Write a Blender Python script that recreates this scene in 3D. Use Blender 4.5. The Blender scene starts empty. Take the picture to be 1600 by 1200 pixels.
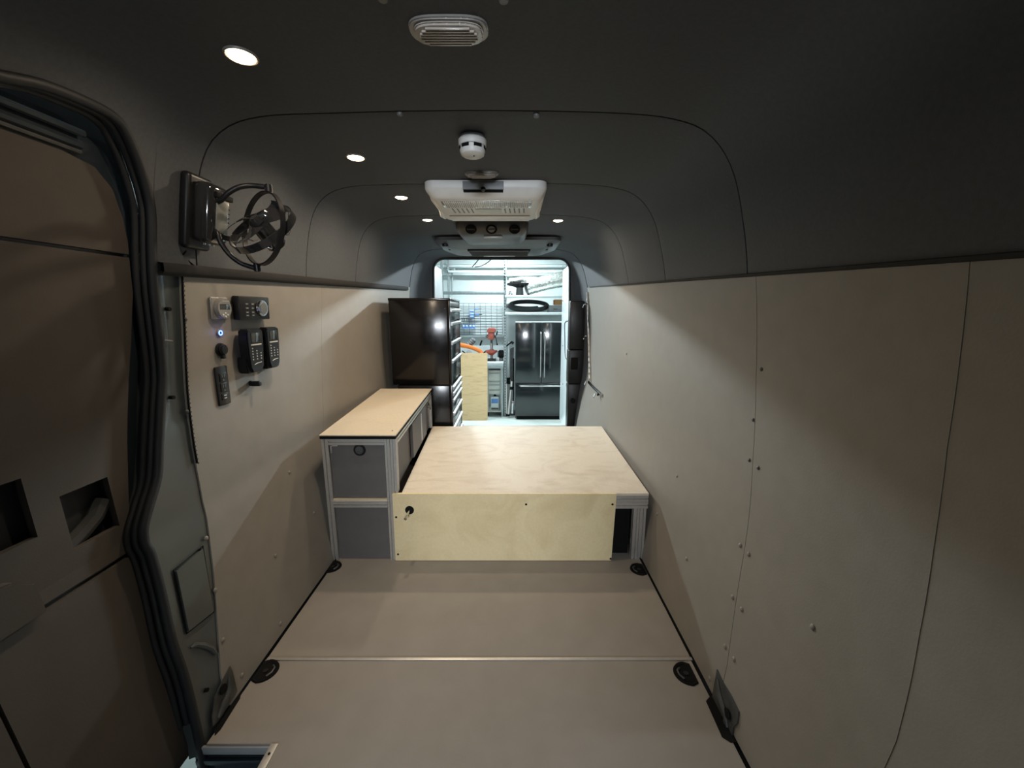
import bpy, bmesh, math, random
from mathutils import Vector, Matrix
S = bpy.context.scene
C = S.collection
random.seed(7)
# ------------------------------------------------------------------ camera, world, light, exposure
H, F, PITCH = 1.40, 620.0, math.atan(116/620.0)
cam = bpy.data.objects.new('camera', bpy.data.cameras.new('camera')); C.objects.link(cam)
cam.data.sensor_width = 36; cam.data.sensor_fit = 'HORIZONTAL'; cam.data.lens = F/1600*36
cam.data.clip_start = .02; cam.data.clip_end = 60
cam.location = (0, 0, H); cam.rotation_euler = (math.pi/2-PITCH, 0, 0)
S.camera = cam
w = bpy.data.worlds.new('world'); S.world = w; w.use_nodes = True
w.node_tree.nodes['Background'].inputs[0].default_value = (.30, .36, .45, 1)
w.node_tree.nodes['Background'].inputs[1].default_value = .025
S.view_settings.view_transform = 'Standard'; S.view_settings.look = 'None'
S.view_settings.gamma = 1; S.view_settings.use_curve_mapping = False
S.view_settings.exposure = 0.0
SPOT_W, GARAGE_W, FRONT_FILL_W = 5.4, 350.0, 150.0
WARM, COOL = (1, .82, .61), (.84, .96, 1)

def area(name, loc, sx, sy, power, col, rot=(0, 0, 0), spread=180):
    l = bpy.data.lights.new(name, 'AREA'); l.shape = 'RECTANGLE'; l.size = sx; l.size_y = sy
    l.energy = power; l.color = col; l.spread = math.radians(spread)
    o = bpy.data.objects.new(name, l); o.location = loc; o.rotation_euler = rot; C.objects.link(o); return o
GLAMPS = [(-1.6, 6.75, 2.52, 1.0), (1.5, 6.75, 2.52, 1.0), (-.1, 7.35, 2.52, .28)]
for gx, gy, gz, k in GLAMPS:
    area('garage_lamp_light', (gx, gy, gz-.03), 1.1, .10, GARAGE_W*k, COOL, (math.radians(-58 if k == 1 else 0), 0, 0))
area('front_fill_light', (-.1, -3.5, 2.05), 1.1, .3, FRONT_FILL_W, (.86, .93, 1), (math.radians(80), 0, 0), 140)  # unseen fill added behind the camera to brighten the bed front and floor

# ------------------------------------------------------------------ helpers
cP, sP = math.cos(PITCH), math.sin(PITCH)
def ray(u, v):
    t = (v-600)/F
    return Vector(((u-800)/F, cP-t*sP, -(t*cP+sP)))
def atY(u, v, Y): d = ray(u, v); return Vector((0, 0, H))+d*(Y/d.y)
def atX(u, v, X): d = ray(u, v); return Vector((0, 0, H))+d*(X/d.x)
def atZ(u, v, Z): d = ray(u, v); return Vector((0, 0, H))+d*((Z-H)/d.z)

def material(name, col, rough=.6, metal=0, noise=0, nscale=20, bump=0, bscale=200, emit=0, ecol=None, alpha=1, trans=0, coat=0, stretch=None, spec=.5):
    m = bpy.data.materials.new(name); m.use_nodes = True
    nt = m.node_tree; b = nt.nodes['Principled BSDF']
    b.inputs['Base Color'].default_value = (*col, 1); b.inputs['Roughness'].default_value = rough
    b.inputs['Metallic'].default_value = metal; b.inputs['Specular IOR Level'].default_value = spec
    if coat: b.inputs['Coat Weight'].default_value = coat; b.inputs['Coat Roughness'].default_value = .08
    if trans: b.inputs['Transmission Weight'].default_value = trans
    if emit:
        b.inputs['Emission Color'].default_value = (*(ecol or col), 1); b.inputs['Emission Strength'].default_value = emit
    tc = nt.nodes.new('ShaderNodeTexCoord')
    mp = nt.nodes.new('ShaderNodeMapping'); nt.links.new(tc.outputs['Object'], mp.inputs[0])
    if stretch: mp.inputs['Scale'].default_value = stretch
    n = nt.nodes.new('ShaderNodeTexNoise'); n.inputs['Scale'].default_value = nscale; n.inputs['Detail'].default_value = 6
    nt.links.new(mp.outputs[0], n.inputs['Vector'])
    if noise:
        r = nt.nodes.new('ShaderNodeValToRGB')
        r.color_ramp.elements[0].position = .3; r.color_ramp.elements[1].position = .7
        r.color_ramp.elements[0].color = (*[c*(1-noise) for c in col], 1)
        r.color_ramp.elements[1].color = (*[min(1, c*(1+noise)) for c in col], 1)
        nt.links.new(n.outputs[0], r.inputs[0]); nt.links.new(r.outputs[0], b.inputs['Base Color'])
        mr = nt.nodes.new('ShaderNodeMapRange'); mr.inputs[3].default_value = max(0, rough-.06); mr.inputs[4].default_value = min(1, rough+.06)
        nt.links.new(n.outputs[0], mr.inputs[0]); nt.links.new(mr.outputs[0], b.inputs['Roughness'])
    if bump:
        n2 = nt.nodes.new('ShaderNodeTexNoise'); n2.inputs['Scale'].default_value = bscale
        nt.links.new(mp.outputs[0], n2.inputs['Vector'])
        bp = nt.nodes.new('ShaderNodeBump'); bp.inputs['Strength'].default_value = bump; bp.inputs['Distance'].default_value = .002
        nt.links.new(n2.outputs[0], bp.inputs['Height']); nt.links.new(bp.outputs[0], b.inputs['Normal'])
    return m

def birch(name, base, dark, sx=(1, 1, 1), fig=.5):
    m = material(name, base, .5, spec=.35); nt = m.node_tree; b = nt.nodes['Principled BSDF']
    tc = nt.nodes.new('ShaderNodeTexCoord'); mp = nt.nodes.new('ShaderNodeMapping'); mp.inputs['Scale'].default_value = sx
    nt.links.new(tc.outputs['Object'], mp.inputs[0])
    n1 = nt.nodes.new('ShaderNodeTexNoise'); n1.inputs['Scale'].default_value = 3.2; n1.inputs['Detail'].default_value = 7; n1.inputs['Distortion'].default_value = 1.6
    n2 = nt.nodes.new('ShaderNodeTexNoise'); n2.inputs['Scale'].default_value = 60; n2.inputs['Detail'].default_value = 3
    nt.links.new(mp.outputs[0], n1.inputs[0]); nt.links.new(mp.outputs[0], n2.inputs[0])
    r = nt.nodes.new('ShaderNodeValToRGB'); e = r.color_ramp.elements
    e[0].position = .25; e[0].color = (*dark, 1); e[1].position = .28+fig*.45; e[1].color = (*base, 1)
    nt.links.new(n1.outputs[0], r.inputs[0])
    mx = nt.nodes.new('ShaderNodeMixRGB'); mx.blend_type = 'MULTIPLY'; mx.inputs[0].default_value = .16
    nt.links.new(r.outputs[0], mx.inputs[1]); nt.links.new(n2.outputs[0], mx.inputs[2])
    nt.links.new(mx.outputs[0], b.inputs['Base Color'])
    return m

M = dict(
 liner=material('charcoal_felt', (.074, .079, .087), .72, noise=.10, nscale=90, bump=.3, bscale=600, spec=.3),
 liner_trim=material('charcoal_trim', (.03, .029, .029), .8, noise=.1, spec=.2),
 wallp=material('grey_laminate', (.235, .216, .190), .50, noise=.045, nscale=14, bump=.12, bscale=160, spec=.35),
 floorm=material('grey_floor_board', (.260, .236, .208), .62, noise=.05, nscale=9, bump=.15, bscale=240, spec=.3),
 body=material('van_body_paint', (.058, .068, .070), .38, noise=.06, nscale=5, coat=.3),
 shell=material('van_shell_metal', (.02, .022, .025), .7, noise=.1),
 doorp=material('dark_door_board', (.070, .060, .052), .62, noise=.06, nscale=12, bump=.1, spec=.3),
 doorf=material('door_frame_paint', (.018, .026, .034), .35, noise=.1, coat=.3),
 rubber=material('black_rubber', (.013, .015, .018), .6, noise=.15),
 black=material('black_plastic', (.010, .010, .011), .38, noise=.15, spec=.3),
 blackm=material('matt_black', (.005, .005, .005), .8, noise=.1, spec=.15),
 gloss=material('gloss_black_enamel', (.005, .004, .004), .18, noise=.1, spec=.4),
 fridge=material('fridge_black_steel', (.010, .013, .014), .14, noise=.1, coat=.4),
 alu=material('brushed_aluminium', (.42, .42, .42), .38, 1, noise=.05, nscale=60, bump=.05),
 aluw=material('satin_aluminium', (.56, .54, .51), .42, .7, noise=.05, nscale=50),
 chrome=material('chrome', (.75, .75, .76), .12, 1, noise=.03),
 steel=material('dull_zinc_steel', (.085, .088, .088), .5, .5, noise=.3, nscale=18, bump=.15, bscale=60),
 lam=birch('cream_laminate', (.62, .54, .42), (.59, .51, .39), (1, 1, 1)),
 birch_top=birch('birch_top', (.72, .645, .53), (.60, .51, .40), (1.2, 2.0, 1), .55),
 birch_front=birch('birch_front', (.81, .675, .41), (.71, .57, .325), (1.2, 1, 1.2), .6),
 ply=birch('plywood_sheet', (.56, .40, .22), (.42, .29, .15), (1, 1, 6)),
 cabp=material('cabinet_grey_board', (.115, .108, .105), .55, noise=.05, nscale=20, spec=.3),
 white=material('white_plastic', (.66, .65, .62), .42, noise=.03),
 whitel=material('lens_plastic', (.42, .38, .34), .22, noise=.06, coat=.5),
 greyp=material('grey_plastic', (.24, .25, .26), .4, noise=.06),
 dgrey=material('dark_grey_plastic', (.06, .062, .063), .42, noise=.08),
 mgrey=material('mid_grey_plastic', (.13, .135, .135), .45, noise=.08),
 panelg=material('grey_panel', (.17, .175, .16), .25, noise=.1, coat=.4),
 screen=material('dull_display', (.05, .055, .05), .15, noise=.1, coat=.6),
 silverp=material('silver_plastic', (.27, .255, .235), .35, .3, noise=.04),
 smoke=material('smoked_plastic', (.02, .02, .021), .09, noise=.1, coat=1),
 spot=material('warm_lamp', (1, .8, .55), .5, emit=26, ecol=(1, .70, .38)),
 led=material('blue_led', (.1, .2, 1), .3, emit=9, ecol=(.06, .12, 1)),
 mark=material('white_print', (.6, .58, .52), .5, noise=.05),
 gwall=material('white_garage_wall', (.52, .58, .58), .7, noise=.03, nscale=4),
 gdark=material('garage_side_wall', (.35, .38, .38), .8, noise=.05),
 gfloor=material('garage_floor', (.34, .385, .365), .5, noise=.12, nscale=3),
 gsteel=material('galvanised_steel', (.30, .34, .345), .45, .3, noise=.1, nscale=30),
 gsteelw=material('pale_shelf_steel', (.62, .68, .68), .45, .1, noise=.05),
 wire=material('grid_wire', (.10, .12, .13), .5, noise=.05),
 foil=material('crinkled_foil', (.62, .64, .60), .28, .85, noise=.2, nscale=25, bump=1, bscale=50),
 redp=material('red_enamel', (.42, .085, .055), .4, noise=.15),
 orange=material('orange_enamel', (.80, .20, .03), .4, noise=.08),
 blue=material('blue_plastic', (.10, .25, .60), .45, noise=.08),
 wood=material('wood_block', (.42, .22, .08), .6, noise=.2, nscale=30, stretch=(1, 1, 6)),
 vpaint=material('white_van_paint', (.66, .74, .76), .3, noise=.03, coat=.5),
 beige=material('pale_drawer_steel', (.52, .54, .49), .45, noise=.05),
 glamp=material('garage_tube', (.9, .97, 1), .5, emit=8, ecol=(.85, .96, 1)),
)

class MB:
    def __init__(s): s.bm = bmesh.new()
    def _merge(s, t, mat=None):
        if mat is not None: bmesh.ops.transform(t, matrix=mat, verts=t.verts)
        me = bpy.data.meshes.new('t'); t.to_mesh(me); t.free(); s.bm.from_mesh(me); bpy.data.meshes.remove(me); return s
    def box(s, x0, x1, y0, y1, z0, z1, bev=.0, seg=2, mat=None):
        t = bmesh.new(); bmesh.ops.create_cube(t, size=1)
        for v in t.verts:
            v.co = Vector((x0+(v.co.x+.5)*(x1-x0), y0+(v.co.y+.5)*(y1-y0), z0+(v.co.z+.5)*(z1-z0)))
        if bev: bmesh.ops.bevel(t, geom=t.edges[:], offset=min(bev, abs(x1-x0)*.45, abs(y1-y0)*.45, abs(z1-z0)*.45), segments=seg, affect='EDGES', profile=.5)
        return s._merge(t, mat)
    def cyl(s, p0, p1, r, r2=None, seg=20, bev=0):
        p0, p1 = Vector(p0), Vector(p1); d = p1-p0
        t = bmesh.new(); bmesh.ops.create_cone(t, cap_ends=True, segments=seg, radius1=r, radius2=r if r2 is None else r2, depth=d.length)
        if bev:
            ed = [e for e in t.edges if abs(e.verts[0].co.z-e.verts[1].co.z) < 1e-6]
            bmesh.ops.bevel(t, geom=ed, offset=bev, segments=2, affect='EDGES')
        return s._merge(t, Matrix.Translation((p0+p1)/2) @ d.to_track_quat('Z', 'Y').to_matrix().to_4x4())
    def ball(s, c, r, sc=(1, 1, 1), seg=16):
        t = bmesh.new(); bmesh.ops.create_uvsphere(t, u_segments=seg, v_segments=seg//2, radius=r)
        return s._merge(t, Matrix.Translation(Vector(c)) @ Matrix.Diagonal((*sc, 1)))
    def tube(s, pts, r, seg=10, closed=False, cap=True, flat=None):
        pts = [Vector(p) for p in pts]; n = len(pts); t = bmesh.new(); rings = []; nrm = None
        for i, p in enumerate(pts):
            a = pts[(i-1) % n] if (closed or i) else p; b = pts[(i+1) % n] if (closed or i < n-1) else p
            tg = (b-a).normalized()
            if nrm is None: nrm = (Vector((0, 0, 1)) if abs(tg.z) < .9 else Vector((1, 0, 0)))
            nrm = (nrm-tg*nrm.dot(tg)).normalized(); bn = tg.cross(nrm)
            rr = r[i] if isinstance(r, (list, tuple)) else r
            fa, fb = flat or (1, 1)
            rings.append([t.verts.new(p+(nrm*math.cos(2*math.pi*k/seg)*fa+bn*math.sin(2*math.pi*k/seg)*fb)*rr) for k in range(seg)])
        for i in range(n if closed else n-1):
            A, B = rings[i], rings[(i+1) % n]
            for k in range(seg): t.faces.new((A[k], A[(k+1) % seg], B[(k+1) % seg], B[k]))
        if not closed and cap: t.faces.new(rings[0][::-1]); t.faces.new(rings[-1])
        return s._merge(t)
    def prism(s, poly, axis, d0, d1, bev=0):
        # poly: 2-D points; axis 'x','y','z' is the extrusion axis
        t = bmesh.new()
        def mk(a, b, d): return {'x': (d, a, b), 'y': (a, d, b), 'z': (a, b, d)}[axis]
        A = [t.verts.new(mk(a, b, d0)) for a, b in poly]; B = [t.verts.new(mk(a, b, d1)) for a, b in poly]
        t.faces.new(A); t.faces.new(B[::-1]); n = len(poly)
        for i in range(n): t.faces.new((A[i], B[i], B[(i+1) % n], A[(i+1) % n]))
        bmesh.ops.recalc_face_normals(t, faces=t.faces[:])
        if bev: bmesh.ops.bevel(t, geom=t.edges[:], offset=bev, segments=2, affect='EDGES')
        return s._merge(t)
    def hexa(s, A, B):   # prism between two 4-point loops
        t = bmesh.new(); A = [t.verts.new(p) for p in A]; B = [t.verts.new(p) for p in B]; n = len(A)
        t.faces.new(A); t.faces.new(B[::-1])
        for i in range(n): t.faces.new((A[i], B[i], B[(i+1) % n], A[(i+1) % n]))
        bmesh.ops.recalc_face_normals(t, faces=t.faces[:]); return s._merge(t)
    def extr(s, p0, p1, w=.04, up=(0, 0, 1)):   # slotted aluminium extrusion
        p0, p1 = Vector(p0), Vector(p1); z = (p1-p0).normalized(); u = Vector(up)
        if abs(u.dot(z)) > .9: u = Vector((0, 1, 0))
        x = u.cross(z).normalized(); y = z.cross(x); h = w/2; g = w*.115; d = w*.34; pr = []
        for k in range(4):
            a = k*math.pi/2; c, sn = math.cos(a), math.sin(a)
            for px, py in ((h, -h), (h, -g), (h-d*.35, -g*1.0), (h-d, -g*1.1), (h-d, g*1.1), (h-d*.35, g*1.0), (h, g)): pr.append((px*c-py*sn, px*sn+py*c))
        t = bmesh.new()
        A = [t.verts.new(p0+x*a+y*b) for a, b in pr]; B = [t.verts.new(p1+x*a+y*b) for a, b in pr]; n = len(pr)
        t.faces.new(A); t.faces.new(B[::-1])
        for i in range(n): t.faces.new((A[i], B[i], B[(i+1) % n], A[(i+1) % n]))
        bmesh.ops.recalc_face_normals(t, faces=t.faces[:]); return s._merge(t)
    def grid(s, P):
        t = bmesh.new(); V = [[t.verts.new(p) for p in row] for row in P]
        for i in range(len(P)-1):
            for j in range(len(P[0])-1): t.faces.new((V[i][j], V[i+1][j], V[i+1][j+1], V[i][j+1]))
        return s._merge(t)
    def thicken(s, th):    # second skin outwards (away from the middle of the van), with closed rims
        bm = s.bm; bm.normal_update(); vs = bm.verts[:]; fs = bm.faces[:]; mp = {}
        c = Vector((-.1, 0, 1.0))
        for v in vs:
            n = v.normal.copy(); r_ = v.co-c; r_.y = 0
            if n.dot(r_) < 0: n = -n
            mp[v] = v.co+n*th
        nv = {v: bm.verts.new(p) for v, p in mp.items()}
        be = [e for e in bm.edges if e.is_boundary]
        for f in fs: bm.faces.new([nv[v] for v in f.verts][::-1])
        for e in be: a, b = e.verts; bm.faces.new((a, b, nv[b], nv[a]))
        bmesh.ops.recalc_face_normals(bm, faces=bm.faces[:])
    def build(s, name, mat, parent=None, smooth=40, solid=None):
        if solid: s.thicken(solid[0])
        me = bpy.data.meshes.new(name); s.bm.to_mesh(me); s.bm.free(); me.materials.append(M[mat])
        o = bpy.data.objects.new(name, me); C.objects.link(o)
        if parent is not None:
            o.parent = parent; me.transform(Matrix.Translation(-wloc(parent)))
        if smooth:
            me.polygons.foreach_set('use_smooth', [True]*len(me.polygons))
            try: me.set_sharp_from_angle(angle=math.radians(smooth))
            except Exception: pass
        return o
def wloc(o):
    p = Vector((0, 0, 0))
    while o: p += o.location; o = o.parent
    return p
def tag(o, label=None, cat=None, group=None, kind=None):
    if label: o['label'] = label
    if cat: o['category'] = cat
    if group: o['group'] = group
    if kind: o['kind'] = kind
    return o
def thing(name, label, cat, loc, group=None):
    o = bpy.data.objects.new(name, None); o.empty_display_size = .05; o.location = loc; C.objects.link(o); return tag(o, label, cat, group)
def struct(name, loc=(0, 0, 0)):
    o = bpy.data.objects.new(name, None); o.empty_display_size = .05; o.location = loc; C.objects.link(o); o['kind'] = 'structure'; return o
def copy_tree(o, parent=None):
    c = o.copy(); C.objects.link(c)
    if parent: c.parent = parent
    for ch in list(o.children): copy_tree(ch, c)
    return c

# ------------------------------------------------------------------ van cross-section
PR = [(-1.01, 0), (-1.04, .2), (-1.075, .42), (-1.108, .62), (-1.115, .66), (-1.122, .69), (-1.126, .75), (-1.14, 1.1), (-1.125, 1.5), (-1.10, 1.72), (-1.055, 1.89), (-.98, 1.985), (-.85, 2.03), (-.6, 2.042),
      (-.13, 2.05), (.35, 2.042), (.56, 2.02), (.67, 1.972), (.75, 1.87), (.80, 1.72), (.84, 1.52), (.865, 1.2), (.865, .9), (.845, .65), (.80, .4), (.76, .15), (.74, 0)]
def catmull(P, n=10):
    P = [Vector(p) for p in P]; Q = [2*P[0]-P[1]]+P+[2*P[-1]-P[-2]]; out = []
    for i in range(1, len(Q)-2):
        a, b, c, d = Q[i-1:i+3]
        for k in range(n):
            t = k/n; out.append(.5*((2*b)+(c-a)*t+(2*a-5*b+4*c-d)*t*t+(3*b-a-3*c+d)*t**3))
    out.append(P[-1]); return out
DP = catmull([(x, 0, z) for x, z in PR], 8)
SL = [0]
for a, b in zip(DP, DP[1:]): SL.append(SL[-1]+(b-a).length)
def at_s(s):
    s = max(0, min(SL[-1], s))
    for i in range(len(SL)-1):
        if SL[i+1] >= s:
            f = (s-SL[i])/(SL[i+1]-SL[i]); p = DP[i].lerp(DP[i+1], f); t = (DP[i+1]-DP[i]).normalized()
            return p, Vector((t.z, 0, -t.x))      # point, inward normal
def s_of(z, left=True):
    R = range(len(DP)-1) if left else range(len(DP)-2, -1, -1)
    for i in R:
        z0, z1 = DP[i].z, DP[i+1].z
        if min(z0, z1) <= z <= max(z0, z1) and z0 != z1: return SL[i]+(SL[i+1]-SL[i])*(z-z0)/(z1-z0)
    return 0 if left else SL[-1]
def surf(Y, s, off=0): p, n = at_s(s); p = p+n*off; return Vector((p.x, Y, p.z))
def wall(u, v, off=0):    # point on the side wall met by a sight line, and its normal
    d = ray(u, v); left = d.x < 0; X = -1.1 if left else .85
    for _ in range(30):
        P = Vector((0, 0, H))+d*(X/d.x); z = max(0, min(1.95, P.z)); s = s_of(z, left); q, n = at_s(s); X = q.x
    return Vector((q.x, P.y, z))+n*off, n
zL = lambda Y: 1.505+.03*Y      # lower edge of the headliner
zR = lambda Y: 1.465+.04*Y
# rear edge of the sliding-door opening, as Y over z, and its top
SEAL = [(.873, 1.872), (1.0, 1.90), (1.10, 1.908), (1.16, 1.905), (1.2, 1.885), (1.25, 1.825), (1.285, 1.75), (1.298, 1.69), (1.295, 1.58), (1.29, 1.468), (1.29, 1.3), (1.285, 1.2), (1.267, 1.12), (1.23, .98), (1.2, .88), (1.16, .815), (1.12, .75), (1.112, .70), (1.115, .66), (1.105, .54), (1.085, .38), (1.08, .21), (1.06, -.12)]
def sealY(z):
    for (y0, z0), (y1, z1) in zip(SEAL, SEAL[1:]):
        if z1 <= z <= z0: return y0+(y1-y0)*(z0-z)/(z0-z1)
    return SEAL[-1][0] if z < 0 else -1
def sealZ(Y):            # height of the opening's edge over Y, upper branch
    if Y <= SEAL[0][0]: return 1.872
    for (y0, z0), (y1, z1) in zip(SEAL[:8], SEAL[1:8]):
        if y0 <= Y <= y1: return z0+(z1-z0)*(Y-y0)/(y1-y0)
    return None
def liner_zmin(Y):
    z = sealZ(Y)
    return max(z, zL(Y)) if z else zL(Y)

# ------------------------------------------------------------------ structure: ceiling (headliner)
ceil = struct('ceiling')
BR = [-.7, 1.47, 2.236, 2.93, 4.44]
for a, b in zip(BR, BR[1:]):
    g = .0035; n = max(8, int((b-a)/.04)); rows = []
    ys = [a+g+(b-a-2*g)*i/n for i in range(n+1)]
    if a < 0: ys = sorted(ys+[y for y, _ in SEAL[:8]]+[1.2985])
    for Y in ys:
        zl = liner_zmin(Y) if Y < 1.2982 else zL(Y)
        s0, s1 = s_of(zl, True), s_of(zR(Y), False)
        e = 0 if g < Y-a and Y-a > .02 and b-Y > .02 else .004
        sf = s_of(1.93, True); rows.append([surf(Y, s0+(sf-s0)*k/12, -e) for k in range(12)]+[surf(Y, sf+(s1-sf)*k/60, -e) for k in range(61)])
    MB().grid(rows).build('headliner_panel', 'liner', ceil, 60, (.012, -1))
# dark outer shell behind every panel
sh = struct('van_shell')
rows = []
for Y in [-.7+.05*i for i in range(102)]:
    z = liner_zmin(Y) if Y < 1.29 else 0.0
    s0 = s_of(z, True) if z else -0.0
    rows.append([surf(Y, s0+(SL[-1]-s0)*k/90, -.03) for k in range(91)])
MB().grid([r for r in rows if r[0].y < 1.28]).build('front_shell', 'shell', sh, 60, (.01, -1))
MB().grid([r for r in rows if r[0].y > 1.31]+[]).build('rear_shell', 'shell', sh, 60, (.01, -1))
# unseen panels added behind the camera, keeping the front fill off the near walls
bk = struct('light_block')
MB().box(.28, 1.0, -.76, -.72, -.1, 2.1, .01).build('light_block_panel', 'liner_trim', bk)
MB().box(-1.2, -.52, -.76, -.72, -.1, 2.1, .01).build('light_block_panel', 'liner_trim', bk)
# fabric plugs in the headliner
for u, v in ((625, 178), (838, 181), (787, 0), (598, -2)):
    p = atZ(u, v, 2.046); MB().cyl((p.x, p.y, 2.052), (p.x, p.y, 2.041), .0105, .0095, 16, .002).build('screw_cover', 'mgrey', ceil)

# rear portal: from the van section to the rectangular rear opening
OP = []
x0, x1, zt, r = -.915, .675, 1.978, .13
for i in range(12): OP.append((x0-.02*(1-i/11), 1.5*i/11-.3*(1-i/11)))
for i in range(1, 6): OP.append((x0+.01*i/5, 1.5+(zt-r-1.5)*i/5))
for i in range(1, 9): a = math.pi-math.pi/2*i/8; OP.append((x0+.01+r+r*math.cos(a), zt-r+r*math.sin(a)))
for i in range(1, 20): OP.append((x0+.01+r+(x1-x0-.02-2*r)*i/20, zt))
for i in range(0, 9): a = math.pi/2-math.pi/2*i/8; OP.append((x1-.01-r+r*math.cos(a), zt-r+r*math.sin(a)))
for i in range(1, 6): OP.append((x1-.01+.01*i/5, zt-r+(1.5-zt+r)*i/5))
for i in range(1, 12): OP.append((x1+.02*i/11, 1.5-1.8*i/11))
port = struct('wall_rear')
n = len(OP); sec = []
# match section points by fraction along height/width
sL, sR = s_of(1.6, True), s_of(1.6, False)
idx = [0, 16, n-17, n-1]; ss = [0, sL, sR, SL[-1]]
def smap(i):
    for (a, b), (c, d) in zip(zip(idx, idx[1:]), zip(ss, ss[1:])):
        if a <= i <= b: return c+(d-c)*(i-a)/(b-a)
rows = []
for k in range(13):
    t = k/12; row = []
    for i in range(n):
        p, nn = at_s(smap(i)); q = Vector((OP[i][0], 0, OP[i][1]))
        e = 1-math.cos(t*math.pi/2) if 16 < i < n-17 else 1-(1-t)**.5 if t < 1 else 1
        e = t*t*.5+t*.5
        pt = p.lerp(q, e); row.append(Vector((pt.x, 4.443+.277*math.sin(t*math.pi/2), pt.z)))
    rows.append(row)
MB().grid(rows).build('portal_panel', 'liner', port, 60, (.012, -1))
m = MB()
loop = [Vector((x, 4.73, z)) for x, z in OP]
m.tube(loop, .016, 8).build('opening_seal', 'rubber', port)
# black pillar covers low on both sides of the rear opening
for nm, xa, xb in (('pillar_cover', .655, .83), ('pillar_cover', -1.08, -.90)):
    m = MB(); m.box(xa, xb, 4.56, 4.70, .95, 1.5, .012).box(xa-.004 if xa > 0 else xa, xb if xa > 0 else xb+.004, 4.55, 4.71, .55, .945, .012).box(xa, xb, 4.56, 4.70, 0, .545, .012)
    m.build(nm, 'black', port)
p = MB(); p.cyl((.715, 4.53, .35), (.715, 4.56, .35), .03, seg=18); p.box(.68, .76, 4.535, 4.552, .72, .86, .005); p.build('lamp_access_cap', 'blackm', port)

# ------------------------------------------------------------------ walls
def wall_panel(parent, yfun0, yfun1, left, z0=.004, nz=48, ny=24, mat='wallp', off=0., name='wall_panel', ztop=None):
    rows = []
    for j in range(ny+1):
        row = []
        for k in range(nz+1):
            f = k/nz; z = z0+f*(1.48-z0); 
            Y = yfun0(z)+(yfun1(z)-yfun0(z))*j/ny
            zt_ = (ztop or (zL if left else zR))(Y)+(.004 if left else -.006)
            z = z0+f*(zt_-z0)
            Y = yfun0(z)+(yfun1(z)-yfun0(z))*j/ny
            row.append(surf(Y, s_of(max(z, 0.0001), left), off))
        rows.append(row)
    return MB().grid(rows if left else rows).build(name, mat, parent, 50, (.008, -1))
def lut(pts):   # piecewise-linear Y over z
    pts = sorted(pts)
    def f(z):
        if z <= pts[0][0]: return pts[0][1]
        for (a, b), (c, d) in zip(pts, pts[1:]):
            if z <= c: return b+(d-b)*(z-a)/(c-a)
        return pts[-1][1]
    return f
def seam(pix): 
    q = [wall(u, v)[0] for u, v in pix]; return lut([(p.z, p.y) for p in q])
wr = struct('wall_right')
s1 = seam([(1181, 430), (1181, 600), (1176, 725), (1166, 840), (1150, 940), (1136, 1040), (1128, 1075)])
s0 = seam([(1516, 405), (1500, 560), (1480, 700), (1460, 850), (1436, 995), (1400, 1160)])
g = .0012
wall_panel(wr, lambda z: -.7, lambda z: s0(z)-g*.6, False)
wall_panel(wr, lambda z: s0(z)+g*.6, lambda z: s1(z)-g, False)
wall_panel(wr, lambda z: s1(z)+g, lambda z: 4.50, False)
# pale edge of the front panel's joint
jt = [surf(s0(z), s_of(z, False), .0004) for z in [.02+.03*i for i in range(49)]]
MB().tube(jt, .0009, 6).build('joint_strip', 'silverp', wr)
wl = struct('wall_left')
pe = seam([(283, 430), (287, 520), (291, 610), (302, 700), (322, 800), (335, 900), (342, 1000), (346, 1060)])
s2 = seam([(503, 470), (503, 560), (506, 660), (508, 760)]) 
wall_panel(wl, pe, lambda z: s2(z)-g*.5, True)
wall_panel(wl, lambda z: s2(z)+g*.5, lambda z: 4.50, True)
# ledge under the left headliner
m = MB(); rows = []
for Y in [1.30+.1*i for i in range(31)]:
    z = zL(Y); s = s_of(z, True)
    a = [surf(Y, s+.006, -.002), surf(Y, s+.004, .022), surf(Y, s-.022, .024), surf(Y, s-.034, .012), surf(Y, s-.036, -.002)]
    rows.append(a)
m.grid(rows).build('ledge_trim', 'liner_trim', wl, 50)
m = MB(); rows = []
for Y in [-.7+.1*i for i in range(51)]:
    z = zR(Y); s = s_of(z, False)
    rows.append([surf(Y, s-.004, -.002), surf(Y, s-.002, .007), surf(Y, s+.006, .007), surf(Y, s+.009, -.002)])
m.grid(rows).build('ledge_trim', 'liner_trim', wr, 50)
# perforated edging strip on the left panel's front edge
pts = [surf(pe(z), s_of(z, True), .004) for z in [.86+.0155*i for i in range(44)]]
MB().tube(pts, .0035, 6).build('edge_strip', 'blackm', wl)
m = MB()
for p in pts[::1]: m.ball(p+Vector((.003, .0015, 0)), .0032, (1, 1, 1.3), 6)
tag(m.build('edge_stitches', 'steel', wl), kind='stuff')
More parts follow.
